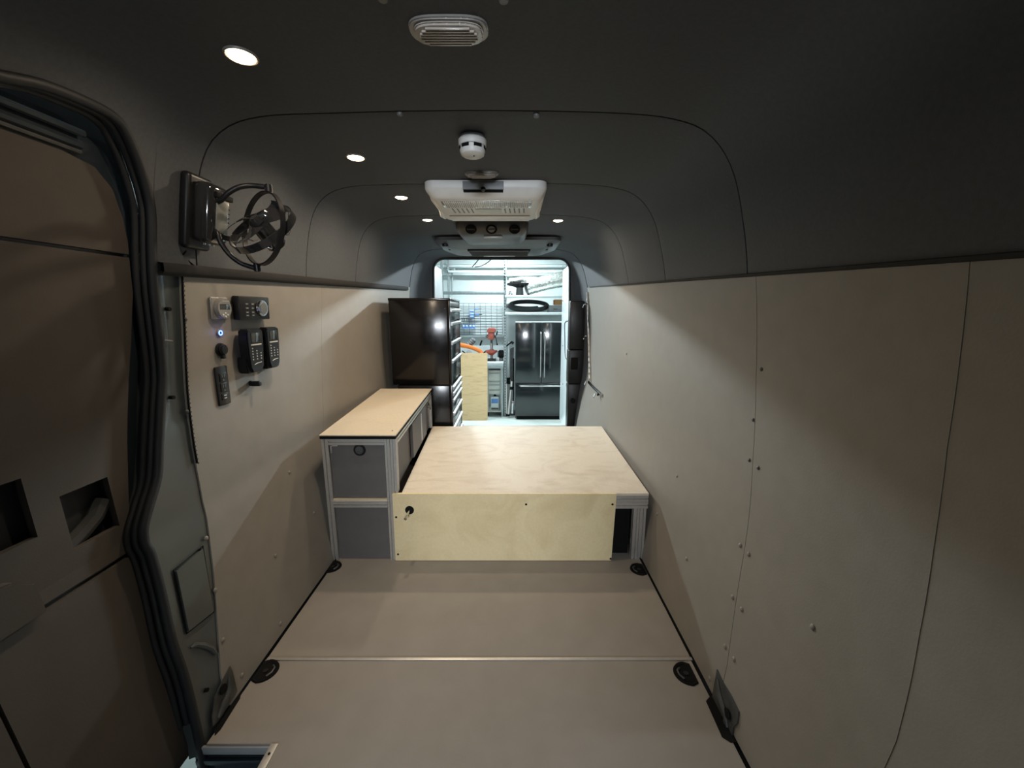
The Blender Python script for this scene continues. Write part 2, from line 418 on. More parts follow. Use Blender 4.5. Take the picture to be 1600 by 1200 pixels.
# screws with domed heads
scr = MB().ball((0, 0, 0), .0085, (1, 1, .5), 12); scr = scr.bm
me = bpy.data.meshes.new('screw'); scr.to_mesh(me); scr.free(); me.materials.append(M['wallp']); me.polygons.foreach_set('use_smooth', [True]*len(me.polygons))
me2 = me.copy(); me2.materials.clear(); me2.materials.append(M['steel'])
def screw(par, u, v, mesh=me, k=1.0):
    p, nn = wall(u, v, .001); o = bpy.data.objects.new('screw', mesh); C.objects.link(o); o.parent = par
    o.location = p; o.rotation_euler = nn.to_track_quat('Z', 'Y').to_euler(); o.scale = (k, k, k)
for u, v in ((1058, 744), (1027, 803), (1073, 873), (1157, 852), (1170, 866), (1145, 933), (1159, 952), (1133, 1010), (1147, 1030), (1270, 980), (979, 553), (1109, 1060)): screw(wr, u, v)
for u, v in ((1177, 656), (1171, 719), (1185, 731), (1190, 577), (1166, 430)): screw(wr, u, v, me2, .85)
for u, v in ((452, 738), (430, 868), (491, 801), (322, 841), (336, 922), (348, 1000), (289, 499), (292, 643), (438, 974), (378, 1055)): screw(wl, u, v, me if u > 300 else me2)

# door pillar, bare painted metal between the door seal and the left panel
pil = struct('trim_1')
rows = []
zs = [-.05+.035*i for i in range(46)]
for z in zs:
    if z > 1.54: break
    ya, yb = sealY(z), pe(z)+.02; q, nn = at_s(s_of(max(z, .0001), True)); row = []
    for k in range(9):
        f = k/8; off = -.004-.012*math.sin(f*math.pi)*(1 if z > 1 else .4)
        row.append(Vector((q.x+off+(.0 if k else -.0), ya+(yb-ya)*f, z)))
    rows.append([row[0]+Vector((-.10 if z > .06 else -.045, -.012, 0)), row[0]+Vector((-.03, -.004, 0))]+row)
MB().grid(rows).build('door_pillar', 'body', pil, 45)
# small features on the pillar: access plate, holes, pressed arch
def pw(u, v, off): p, nn = wall(u, v, off); return p
A = [(275, 893), (316, 857), (333, 955), (294, 986)]
MB().hexa([pw(u, v, -.004) for u, v in A], [pw(u, v, .003) for u, v in A]).build('access_plate', 'body', pil, 30)
B_ = [(272, 891), (318, 853), (335, 957), (293, 990)]
MB().tube([pw(u, v, -.003) for u, v in B_], .0022, 6, closed=True).build('plate_joint', 'blackm', pil)
m = MB()
for u, v in ((265, 483), (271, 621), (324, 1078), (279, 893), (314, 860)):
    p, nn = wall(u, v, -.012); m.cyl(p, p+nn*.014, .0065, seg=12)
m.build('bolt_hole', 'blackm', pil)
m = MB().tube([pw(u, v, -.004) for u, v in ((300, 1012), (307, 1007), (320, 1008), (332, 1013), (339, 1021))], [.003, .008, .009, .009, .006], 8); m.build('pressed_arch', 'body', pil)
p0, p1 = pw(254, 531, -.008), pw(270, 533, -.002); MB().tube([p0, p1], .0035, 6).build('weld_bead', 'alu', pil)

# door opening seals (double rubber tubes)
def seal_pts(off, dy=0, dz=0):
    out = []
    for y, z in [(-.7, 1.865), (-.3, 1.865), (.2, 1.865), (.6, 1.866)]+SEAL:
        q, nn = at_s(s_of(max(.0001, min(1.95, z)), True)); out.append(Vector((q.x+off, y+dy, z+dz)))
    return out
dense = catmull(seal_pts(-.004, -.004, -.004), 5)
MB().tube(dense, .013, 10).build('door_seal', 'rubber', pil)
MB().tube([p for p in catmull(seal_pts(-.024, -.010, -.008), 5) if p.z > .03], .010, 10).build('door_seal', 'rubber', pil)
MB().tube([p for p in catmull(seal_pts(-.043, -.018, -.014), 5) if p.z > .06], .010, 10).build('door_seal', 'rubber', pil)

# ------------------------------------------------------------------ sliding door
d = struct('door_1')
def doorx(z): 
    q, nn = at_s(s_of(max(.0001, min(z, 1.85)), True)); return q.x-.030
def dprism(poly, off0, off1, name, mat, holes=None):
    # build a curved board: cut the polygon into strips over z
    zsv = sorted(set([z for _, z in poly]+[min(p[1] for p in poly)+(max(p[1] for p in poly)-min(p[1] for p in poly))*i/24 for i in range(25)]+[z for h in (holes or []) for z in (h[2], h[3])]))
    def yr(z):
        ys = []
        for (a, b), (c, e) in zip(poly, poly[1:]+poly[:1]):
            if min(b, e)-1e-9 <= z <= max(b, e)+1e-9:
                if abs(b-e) < 1e-9: ys += [a, c]
                else: ys.append(a+(c-a)*(z-b)/(e-b))
        return min(ys), max(ys)
    m = MB()
    for z0, z1 in zip(zsv, zsv[1:]):
        if z1-z0 < 1e-6: continue
        (a0, b0), (a1, b1) = yr(z0+1e-7), yr(z1-1e-7); spans = [(a0, b0, a1, b1)]
        for h in (holes or []):
            if z0 >= h[2]-1e-6 and z1 <= h[3]+1e-6:
                ns = []
                for s_ in spans:
                    if s_[0] < h[0] and s_[1] > h[1]: ns += [(s_[0], h[0], s_[2], h[0]), (h[1], s_[1], h[1], s_[3])]
                    else: ns.append(s_)
                spans = ns
        for a0_, b0_, a1_, b1_ in spans:
            xa, xb = doorx(z0), doorx(z1)
            m.hexa([(xa+off0, a0_, z0), (xa+off0, b0_, z0), (xb+off0, b1_, z1), (xb+off0, a1_, z1)], [(xa+off1, a0_, z0), (xa+off1, b0_, z0), (xb+off1, b1_, z1), (xb+off1, a1_, z1)])
    bmesh.ops.remove_doubles(m.bm, verts=m.bm.verts, dist=1e-5)
    seen = {}
    for f in m.bm.faces: seen.setdefault(frozenset(v.index for v in f.verts), []).append(f)
    bmesh.ops.delete(m.bm, geom=[f for fs in seen.values() if len(fs) > 1 for f in fs], context='FACES_ONLY')
    return m.build(name, mat, d, 0)
# metal door skin (with door frame colour), then the boards on it
dprism([(-.7, -.05), (1.32, -.05), (1.32, 1.95), (-.7, 1.95)], -.075, -.06, 'door_skin', 'shell')
dprism([(-.7, -.045), (1.10, -.045), (1.12, .3), (1.12, .55), (1.14, .75), (1.22, 1.0), (1.27, 1.25), (1.32, 1.5), (1.30, 1.75), (1.2, 1.84), (1.1, 1.88), (-.7, 1.88)], -.06, -.035, 'door_frame', 'doorf',
       holes=[(.95, 1.10, .75, .935), (.60, .915, .83, 1.015)])
dprism([(-.7, 1.566), (1.262, 1.566), (1.262, 1.60), (1.25, 1.668), (1.22, 1.74), (1.17, 1.782), (1.09, 1.795), (-.7, 1.79)], -.035, -.018, 'upper_board', 'doorp')
dprism([(-.7, .676), (1.11, .676), (1.12, .76), (1.17, 1.0), (1.235, 1.3), (1.262, 1.45), (1.262, 1.556), (-.7, 1.556)], -.035, -.018, 'middle_board', 'doorp',
       holes=[(.965, 1.09, .765, .92), (.62, .90, .845, 1.0)])
dprism([(.739, -.035), (1.05, -.035), (1.09, .2), (1.11, .5), (1.10, .662), (.739, .662)], -.035, -.018, 'lower_board', 'doorp')
dprism([(-.7, -.035), (.731, -.035), (.731, .662), (-.7, .662)], -.035, -.018, 'lower_board', 'doorp')
# rail profile along the door's head
for k, (z, off, r_) in enumerate(((1.826, -.028, .012), (1.852, -.022, .010), (1.808, -.026, .006))):
    MB().tube([(doorx(z)+off, y, z) for y in (-.7, 0, .6, 1.0, 1.14)], r_, 8).build('head_rail', 'doorf' if k < 2 else 'steel', d)
# pull handle pocket at the lower left of the frame
hp = MB(); x = doorx(.76)
hp.prism([(.56, .668), (.86, .668), (.85, .755), (.81, .785), (.775, .79), (.74, .765), (.56, .765)], 'x', x-.02, x+.012, .004); hp.build('pull_handle', 'doorp', d)
MB().prism([(.56, .74), (.72, .74), (.78, .795), (.75, .81), (.56, .81)], 'x', x+.010, x+.014).build('handle_recess', 'blackm', d)
# inner latch bar seen inside the opening cut in the board
MB().tube([(x-.055, .97, .76), (x-.055, 1.02, .785), (x-.055, 1.06, .81), (x-.055, 1.09, .85)], .022, 8).build('latch_cover', 'dgrey', d)

# ------------------------------------------------------------------ floor and step well
fl = struct('floor')
YS = atZ(740, 1030, 0).y
def fpanel(y0, y1, xa, xb): MB().box(xa, xb, y0, y1, -.018, 0, .0012, 1).build('floor_panel', 'floorm', fl, 30)
fpanel(YS+.001, 4.72, -1.0, .731)
YC = 1.063
m = MB().prism([(-.775, -.7), (.727, -.7), (.727, YS-.001), (-1.002, YS-.001), (-1.002, YC), (-.775, YC)], 'z', -.018, 0); m.build('floor_panel', 'floorm', fl, 30)
MB().box(-1.10, .95, YC, 4.75, -.05, -.022).box(-.77, .95, -.7, YC, -.05, -.022).build('subfloor', 'blackm', fl)
MB().box(-.998, .733, YS-.007, YS+.007, 0.0005, .004, .0012).build('joint_strip', 'aluw', fl)
m = MB().box(-.79, -.765, -.7, YC-.002, .0005, .004, .001).box(-.79, -.787, -.7, YC-.002, -.03, .002); m.build('edge_trim', 'aluw', fl)
m = MB().cyl((-.777, 1.03, .003), (-.777, 1.03, .0055), .004, seg=10).build('trim_screw', 'blackm', fl)
st = struct('trim_2')
MB().box(-1.14, -.79, -.7, YC+.03, -.36, -.33, .004).build('step_tread', 'doorf', st)
MB().box(-.79, -.78, -.7, YC, -.34, -.022).build('step_riser', 'doorf', st)
m = MB().box(-1.05, -.79, YC+.002, YC+.012, -.34, -.02); m.box(-1.04, -.79, YC-.012, YC+.002, -.075, -.055, .003); m.build('step_end', 'doorf', st)
MB().box(-1.02, -.79, YC-.008, YC+.001, -.035, -.006, .002).build('step_nosing', 'greyp', st)
for i in range(5): MB().box(-1.12, -.82, .60+.09*i, .63+.09*i, -.33, -.324, .002).build('tread_rib', 'rubber', st)

# ------------------------------------------------------------------ garage shell
Gz = -.62
gf = MB().box(-3.5, 3.5, -4, 8.6, Gz-.05, Gz).build('floor_garage', 'gfloor'); gf['kind'] = 'structure'
gw = MB().box(-3.5, 3.5, 8.4, 8.5, Gz, 2.8).build('wall_back', 'gwall'); gw['kind'] = 'structure'
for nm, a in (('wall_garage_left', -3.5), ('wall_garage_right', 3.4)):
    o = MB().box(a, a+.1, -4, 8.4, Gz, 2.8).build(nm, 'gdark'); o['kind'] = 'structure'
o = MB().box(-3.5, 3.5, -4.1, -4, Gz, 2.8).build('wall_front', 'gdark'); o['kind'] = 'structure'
o = MB().box(-3.5, 3.5, -4.1, 8.5, 2.8, 2.85).build('ceiling_garage', 'gwall'); o['kind'] = 'structure'
for (gx, gy, gz, k), lb in zip(GLAMPS+[(-.1, -3.55, 2.10, 1)], ('white batten light hanging over the left of the workshop', 'white batten light hanging over the fridge side of the workshop', 'white batten light hanging nearest the shelves at the back', 'unseen white batten added as fill light, low before the front of the van')):  # last batten is an added housing for the front fill
    t = thing('tube_light', lb, 'ceiling light', (gx, gy, gz), 'garage ceiling battens')
    MB().box(gx-.6, gx+.6, gy-.08, gy+.08, gz, gz+.08, .01).build('housing', 'white', t)
    MB().cyl((gx-.56, gy, gz-.008), (gx+.56, gy, gz-.008), .013).build('tube', 'glamp', t)
    MB().cyl((gx-.4, gy, gz+.07), (gx-.4, gy, 2.8), .006).build('hanger', 'gsteel', t); MB().cyl((gx+.4, gy, gz+.07), (gx+.4, gy, 2.8), .006).build('hanger', 'gsteel', t)

# ================================================================== inside the van
# ------------------------------------------------------------------ birch bed platform
BY0, BY1 = 2.045, 3.33
t = thing('bed_platform', 'pale birch plywood bed platform on slotted aluminium framing between the side walls', 'platform', (.05, BY0, 0))
zt = .402
MB().prism([(-.612, BY0), (.757, BY0), (.781, BY1), (-.69, BY1)], 'z', zt-.014, zt, .0012).build('top_board', 'birch_top', t, 30)
fb = MB().prism([(-.660, .002), (.563, .002), (.574, zt+.006), (-.657, zt+.006)], 'y', BY0-.018, BY0-.003, .001).build('front_board', 'birch_front', t, 30)
for u, v in ((619, 808), (622, 866), (822, 788), (957, 788), (954, 873)):
    p = atY(u, v, BY0-.018); MB().cyl(p+Vector((0, -.0012, 0)), p+Vector((0, .004, 0)), .0060, seg=14).build('bolt_head', 'blackm', t)
zz = zt-.014
for nm, a, b, wd in (('front_rail', (-.60, BY0+.021, zz-.0195), (.757, BY0+.021, zz-.0195), .038),
                     ('front_rail', (-.60, BY0+.021, zz-.0585), (.757, BY0+.021, zz-.0585), .038),
                     ('post', (.697, BY0+.02, 0), (.697, BY0+.02, zz-.078), .034), ('post', (.733, BY0+.02, 0), (.733, BY0+.02, zz-.078), .034),
                     ('side_rail', (.745, BY0+.045, zz-.02), (.765, BY1-.02, zz-.02), .036), ('side_rail', (-.58, BY0+.045, zz-.02), (-.63, BY1-.02, zz-.02), .036),
                     ('rear_rail', (-.62, BY1-.03, zz-.06), (.74, BY1-.03, zz-.06), .036), ('post', (.745, BY1-.03, 0), (.745, BY1-.03, zz-.078), .036), ('post', (-.60, BY1-.03, 0), (-.60, BY1-.03, zz-.078), .036)):
    MB().extr(a, b, wd).build(nm, 'aluw', t, 20)
MB().box(.53, .675, BY0+.055, BY0+.067, 0.002, zz-.08).build('inner_board', 'blackm', t)
MB().box(.50, .512, BY0+.04, BY1-.08, 0.002, zz-.08).build('side_board', 'blackm', t)
# push latch with a metal pull in the front board
p = atY(640, 797, BY0-.018)
lt = MB().cyl(p+Vector((0, -.0015, 0)), p+Vector((0, .006, 0)), .0245, seg=28).build('latch_cup', 'blackm', t)
m = MB().tube([p+Vector((0, .004, 0)), p+Vector((-.006, -.03, -.012)), p+Vector((-.008, -.045, -.016))], .006, 10); m.cyl(p+Vector((-.007, -.040, -.014)), p+Vector((-.009, -.062, -.020)), .0095, .0085, 16, .001); m.build('latch_pull', 'chrome', lt)

# ------------------------------------------------------------------ side cabinet
t = thing('side_cabinet', 'grey side cabinet in slotted aluminium framing with a cream top, left of the bed', 'cabinet', (-.83, 2.04, 0))
cy0, cy1, ct = 2.035, 3.29, .742
XL0, XR0, XL1, XR1 = -1.027, -.622, -1.10, -.682
# cream top over a black edge layer
MB().prism([(XL0, cy0-.012), (XR0+.004, cy0-.012), (XR1+.004, cy1), (XL1-.012, cy1)], 'z', ct-.003, ct+.003, .001).build('cabinet_top', 'lam', t, 30)
MB().prism([(XL0+.001, cy0-.010), (XR0+.002, cy0-.010), (XR1+.002, cy1), (XL1-.01, cy1)], 'z', ct-.020, ct-.0035, .001).build('top_edge', 'blackm', t, 30)
for u, v in ((507, 673), (613, 673)):
    p = atZ(u, v, ct+.003); MB().cyl(p, p+Vector((0, 0, .002)), .004, seg=10).build('top_screw', 'steel', t)
zu = ct-.021; yc = cy0+.016
bars = [('post', (-1.003, yc, .0), (XL0+.022, yc, zu), .036), ('post', (-.677, yc, .0), (-.672, yc, zu), .028), ('post', (-.644, yc+.003, .41), (-.640, yc+.003, zu), .032),
        ('front_rail', (XL0+.041, yc, zu-.018), (-.687, yc, zu-.018), .034), ('front_rail', (-.992, yc, .340), (-.690, yc, .340), .034),
        ('side_rail', (-.641, yc+.022, zu-.018), (XR1-.016, cy1-.02, zu-.018), .034), ('post', (XR1-.018, cy1-.02, .41), (XR1-.018, cy1-.02, zu-.036), .034),
        ('side_rail', (XL0+.02, yc+.02, zu-.018), (XL1+.03, cy1-.02, zu-.018), .034), ('rear_post', (XL1+.03, cy1-.02, 0), (XL1+.03, cy1-.02, zu-.04), .034)]
for nm, a, b, wd in bars: MB().extr(a, b, wd).build(nm, 'aluw', t, 20)
MB().prism([(-.993, .359), (-.688, .359), (-.688, .372), (-.993, .372)], 'y', yc-.018, yc+.016, .001).build('rail_cover', 'lam', t)
fd = MB().prism([(-.986, .378), (-.692, .378), (-.690, zu-.038), (XL0+.044, zu-.038)], 'y', yc-.004, yc+.010, .001).build('front_door', 'cabp', t, 30)
MB().prism([(-.980, .002), (-.692, .002), (-.692, .320), (-.983, .320)], 'y', yc-.002, yc+.012, .001).build('lower_board', 'cabp', t, 30)
p = atY(562, 703, yc-.004)
m = MB().cyl(p+Vector((0, -.004, 0)), p+Vector((0, .004, 0)), .033, seg=32, bev=.0015); lt = m.build('latch_ring', 'black', fd)
m = MB().cyl(p+Vector((0, -.007, 0)), p+Vector((0, -.003, 0)), .022, seg=28, bev=.001); m.box(p.x-.017, p.x+.017, p.y-.011, p.y-.006, p.z-.012, p.z-.004, .001); m.build('latch_button', 'dgrey', fd)
m = MB().box(XL0+.046, XL0+.085, yc-.010, yc-.004, zu-.045, zu-.039, .001).box(XL0+.046, XL0+.052, yc-.010, yc-.004, zu-.085, zu-.039, .001); m.build('corner_bracket', 'aluw', t)
# right-hand side of the cabinet: boards facing the bed
def sx(Y, o=0): return -.632+(XR1-.012+.632)*(Y-cy0)/(cy1-cy0)+o
def sboard(y0, y1, z0, z1, o, nm, mat, par, th=.012):
    return MB().hexa([(sx(y0, o), y0, z0), (sx(y1, o), y1, z0), (sx(y1, o), y1, z1), (sx(y0, o), y0, z1)], [(sx(y0, o-th), y0, z0), (sx(y1, o-th), y1, z0), (sx(y1, o-th), y1, z1), (sx(y0, o-th), y0, z1)]).build(nm, mat, par, 20)
sboard(2.08, 3.24, .412, zu-.04, -.018, 'side_board', 'cabp', t)
dr = sboard(2.50, 3.02, .435, zu-.055, .004, 'side_door', 'cabp', t, .018)
tag(sboard(2.80, 2.83, .45, zu-.07, .006, 'door_grip', 'aluw', dr, .004))
p = atX(668, 650, sx(3.1)); p.y = 3.12; p.z = .62
m = MB().cyl((sx(3.12)-.02, 3.12, .64), (sx(3.12)+.012, 3.12, .64), .018, seg=20).tube([(sx(3.12)+.008, 3.12, .64), (sx(3.12)+.022, 3.12, .63), (sx(3.12)+.026, 3.12, .605)], .006, 8); m.build('side_latch', 'chrome', t)

# ------------------------------------------------------------------ black tool chest in two pieces
cx0, cx1, ky0, ky1 = -1.040, -.522, 3.40, 4.02
def chest(name, lab, z0, z1, zs_, handles, cx0=cx0):
    t = thing(name, lab, 'tool chest', ((cx0+cx1)/2, (ky0+ky1)/2, z0))
    MB().box(cx0, cx1-.022, ky0, ky1, z0, z1, .008, 2).build('body', 'gloss', t)
    MB().box(cx1-.0225, cx1, ky0, ky0+.016, z0, z1, .003).build('corner_trim', 'gloss', t)
    MB().box(cx1-.0225, cx1, ky1-.016, ky1, z0, z1, .003).build('corner_trim', 'gloss', t)
    for a, b in zip(zs_, zs_[1:]):
        dr = MB().box(cx1-.021, cx1-.002, ky0+.020, ky1-.020, a+.003, b-.003, .003).build('drawer', 'gloss', t)
        zz = b-.022
        MB().prism([(cx1-.002, zz-.015), (cx1+.010, zz-.017), (cx1+.016, zz-.006), (cx1+.014, zz+.006), (cx1-.002, zz+.012)], 'y', ky0+.020, ky1-.020, .001).build('handle', 'alu', dr)
    return t
up = chest('tool_chest', 'glossy black upper tool chest with silver drawer pulls, its side lightly dented', .755, 1.492, [.765, .98, 1.14, 1.305, 1.42], 5)
MB().box(cx1-.021, cx1-.004, ky0+.02, ky1-.02, 1.425, 1.47, .003).build('top_well', 'black', up)
MB().box(cx0-.002, cx1+.004, ky0-.004, ky1+.004, 1.475, 1.497, .006).build('lid', 'gloss', up)
for u, v in ((676, 471), (695, 482)):
    p = atY(u, v, ky0); MB().cyl(p, p+Vector((0, -.003, 0)), .004, seg=10).build('rivet', 'chrome', up)
lo = chest('tool_cabinet', 'glossy black lower tool cabinet with silver drawer pulls, under the upper chest', .055, .751, [.07, .25, .38, .51, .63, .69, .748], 5, -1.0)
for a in (cx0+.10, cx1-.06):
    for b in (ky0+.07, ky1-.07):
        m = MB().cyl((a-.015, b, .028), (a+.015, b, .028), .027, seg=18, bev=.004); m.box(a-.02, a+.02, b-.02, b+.02, .050, .056); m.build('caster', 'rubber', lo)

# ------------------------------------------------------------------ floor tie-down cups
def cup(u, v, flat, lab):
    p = atZ(u, v, 0); k = 1 if flat == 'R' else -1
    t = thing('tie_down_cup', lab, 'floor anchor', (p.x, p.y, 0), 'floor tie-down cups')
    R = .052
    def D(r, sc=1):
        pts = []
        for i in range(25):
            a = math.pi*.5+math.pi*i/24
            pts.append((p.x+k*(.012+r*math.cos(a)*1.05), p.y+r*math.sin(a)*1.0))
        pts += [(p.x+k*(.012+r*.45), p.y-r*.80), (p.x+k*(.012+r*.45), p.y+r*.80)]
        return pts
    A, B = D(R), D(R*.72); n = len(A); tb = MB()
    bm = tb.bm; rows = []
    for P, z in ((A, .0006), ([(a*.85+b*.15, c*.85+d_*.15) for (a, c), (b, d_) in zip(A, B)], .006), ([(a*.3+b*.7, c*.3+d_*.7) for (a, c), (b, d_) in zip(A, B)], .0055), (B, .0008)):
        rows.append([bm.verts.new((x, y, z)) for x, y in P])
    for i in range(3):
        for j in range(n): bm.faces.new((rows[i][j], rows[i][(j+1) % n], rows[i+1][(j+1) % n], rows[i+1][j]))
    tb.build('rim', 'blackm', t, 60)
    MB().prism(B, 'z', .0006, .0012).build('cup_well', 'blackm', t)
    MB().tube([(p.x-k*.012, p.y-.024, .003), (p.x-k*.026, p.y-.01, .007), (p.x-k*.026, p.y+.01, .007), (p.x-k*.012, p.y+.024, .003)], .004, 8).build('lashing_ring', 'steel', t)
    MB().cyl((p.x+k*.005, p.y, .001), (p.x+k*.005, p.y, .005), .010, seg=16, bev=.001).build('bolt', 'black', t)
cup(521, 886, 'L', 'black D-shaped tie-down cup on the floor before the side cabinet')
cup(997, 890, 'R', 'black D-shaped tie-down cup on the floor before the right bed post')
cup(417, 1049, 'L', 'large black D-shaped tie-down cup left, just this side of the metal floor strip')
cup(1070, 1053, 'R', 'large black D-shaped tie-down cup right, just this side of the metal floor strip')

# ------------------------------------------------------------------ exposed seat-belt anchor brackets at the wall foot
def bracket(pix, notch, ridge, bolts, lab):
    P = [pw(u, v, .0015) for u, v in pix]; Q = [pw(u, v, .005) for u, v in pix]
    c = sum(P, Vector())/len(P); t = thing('floor_bracket', lab, 'bracket', (c.x, c.y, 0))
    MB().hexa(P, Q).build('plate', 'steel', t, 30)
    MB().prism([(q.x, q.y) for q in [atZ(u, v, 0) for u, v in notch]], 'z', .0008, .0022).build('floor_cutout', 'blackm', t)
    MB().tube([pw(u, v, .006) for u, v in ridge], [.004]+[.011]*(len(ridge)-2)+[.005], 8).build('pressed_ridge', 'steel', t)
    for u, v in bolts:
        p, nn = wall(u, v, .004); MB().cyl(p, p+nn*.008, .009, seg=6).build('bolt', 'alu', t)
    p, nn = wall(*bolts[0], .004); p += Vector((0, .0, .035))
    MB().cyl(p, p+nn*.003, .016, seg=16).build('bolt_recess', 'blackm', t)
bracket([(1122, 1046), (1131, 1066), (1143, 1085), (1156, 1112), (1154, 1130), (1148, 1136), (1145, 1158), (1134, 1150), (1113, 1105), (1115, 1085)],
        [(1108, 1090), (1113, 1090), (1150, 1160), (1142, 1161), (1128, 1152), (1103, 1096)],
        [(1124, 1062), (1127, 1085), (1135, 1110), (1139, 1140)], [(1137, 1128)], 'dark pressed-steel bracket showing at the foot of the right wall')
bracket([(358, 1041), (362, 1050), (369, 1080), (358, 1098), (340, 1125), (331, 1135), (330, 1118), (334, 1090), (347, 1062)],
        [(370, 1085), (377, 1083), (375, 1092), (345, 1140), (336, 1150), (335, 1140)],
        [(356, 1058), (354, 1080), (345, 1102), (338, 1122)], [(349, 1090)], 'dark pressed-steel bracket showing at the foot of the left wall')

# ------------------------------------------------------------------ gadgets on the left wall
NS = Vector((1, 0, 0))
def wframe(u, v):
    p, nn = wall(u, v); y = Vector((0, 1, 0)); z = nn.cross(y)
    if z.z < 0: z = -z
    return p, Matrix(((nn.x, y.x, z.x, p.x), (nn.y, y.y, z.y, p.y), (nn.z, y.z, z.z, p.z), (0, 0, 0, 1)))
def wsize(u0, v0, u1, v1):   # extent along the wall of an upright pixel box
    um, vm = (u0+u1)/2, (v0+v1)/2
    return (wall(u1, vm)[0].y-wall(u0, vm)[0].y), (wall(um, v0)[0].z-wall(um, v1)[0].z)
class WB(MB):      # like MB, in a wall frame: x out of the wall, y towards the rear, z up
    def __init__(s, mt): super().__init__(); s.mt = mt
    def build(s, *a, **k): bmesh.ops.transform(s.bm, matrix=s.mt, verts=s.bm.verts); return super().build(*a, **k)
# battery display
p, mt = wframe(339.5, 481.5); a, b = wsize(326, 464, 352, 499); a /= 2; b /= 2
t = thing('battery_display', 'square silver display with a round face, top left of the wall controls', 'display', p)
WB(mt).box(.001, .012, -a, a, -b, b, .006, 3).build('back_plate', 'silverp', t)
fc = WB(mt).cyl((.012, a*.12, 0), (.026, a*.12, 0), min(a, b)*.98, min(a, b)*.90, 32, .002).build('round_face', 'silverp', t)
WB(mt).box(.0255, .0272, a*.12-.026, a*.12+.026, -.004, .017, .001).build('screen', 'screen', fc)
for k, (yy, zz2) in enumerate(((0, -.018), (0, -.031), (-.012, -.0245), (.012, -.0245))): WB(mt).ball((.0265, a*.12+yy, zz2), .0042, (.5, 1, 1), 10).build('button', 'white', fc)
WB(mt).box(.0258, .0266, a*.12-.012, a*.12+.024, .027, .029).build('printed_line', 'mark', fc)
# heater controller
p, mt = wframe(388, 481); a, b = wsize(364, 463, 412, 499); a /= 2; b /= 2
t = thing('heater_controller', 'black control box with a chrome-ringed dial, top right of the wall controls', 'controller', p)
WB(mt).box(.001, .030, -a, a, -b, b, .005).build('body', 'black', t)
dl = WB(mt); dl.cyl((.030, a*.38, 0), (.042, a*.38, 0), b*.74, b*.68, 32, .002); dl = dl.build('dial_ring', 'chrome', t)
WB(mt).cyl((.041, a*.38, 0), (.0435, a*.38, 0), b*.52, seg=28).build('dial_face', 'mgrey', dl)
for zz2 in (.35, 0, -.35, -.62):
    for yy in (-.55, -.18):
        WB(mt).box(.0298, .0316, a*yy-.010, a*yy+.010, b*zz2-.0035, b*zz2+.0035, .0005).build('button', 'dgrey', t)
        WB(mt).box(.0316, .0319, a*yy-.006, a*yy+.005, b*zz2-.0008, b*zz2+.0008).build('printed_line', 'mark', t)
# switch with blue ring
p, mt = wframe(342, 520)
t = thing('push_switch', 'small round switch with a glowing blue ring on the left wall', 'switch', p)
WB(mt).cyl((0, 0, 0), (.006, 0, 0), .0135, seg=24, bev=.001).build('bezel', 'silverp', t)
WB(mt).tube([(.0065, .008*math.cos(i*math.pi/12), .008*math.sin(i*math.pi/12)) for i in range(24)], .0024, 8, closed=True).build('light_ring', 'led', t)
WB(mt).cyl((.005, 0, 0), (.0075, 0, 0), .005, seg=16).build('button', 'black', t)
l = bpy.data.lights.new('switch_glow', 'POINT'); l.energy = .012; l.color = (.1, .15, 1); l.shadow_soft_size = .008
o = bpy.data.objects.new('switch_glow', l); o.location = mt @ Vector((.02, 0, 0)); C.objects.link(o)
# round socket
p, mt = wframe(343, 546)
t = thing('power_socket', 'round black socket with a hinged cap under the blue switch', 'socket', p)
WB(mt).cyl((0, 0, 0), (.010, 0, 0), .026, .024, 28, .002).build('flange', 'black', t)
WB(mt).cyl((.010, 0, 0), (.022, 0, 0), .021, .019, 28, .003).build('cap', 'black', t)
WB(mt).box(.004, .018, -.006, .006, -.036, -.020, .002).build('cap_tab', 'black', t)
# outlet strip
p, mt = wframe(345.5, 602.5); a, b = wsize(336, 572, 355, 634); a /= 2; b /= 2
t = thing('outlet_panel', 'tall dark outlet plate with two sockets and a port below the round socket', 'socket', p)
WB(mt).box(.001, .010, -a, a, -b, b, .004).build('plate', 'black', t)
for zc in (b*.45, -b*.08):
    so = WB(mt).box(.0098, .0125, -a*.55, a*.55, zc-b*.22, zc+b*.22, .001).build('socket', 'black', t)
    for yy in (-.006, .006): WB(mt).box(.0125, .0131, yy-.0012, yy+.0012, zc-.001, zc+.011).build('slot', 'mgrey', so)
    WB(mt).cyl((.0125, 0, zc-.012), (.0131, 0, zc-.012), .0032, seg=10).build('slot', 'mgrey', so)
pt = WB(mt).box(.0098, .0120, -a*.55, a*.55, -b*.74, -b*.40, .001).build('usb_port', 'black', t)
for zc in (-b*.50, -b*.64): WB(mt).box(.0118, .0126, -.007, .007, zc-.002, zc+.002).build('port_slot', 'aluw', pt)
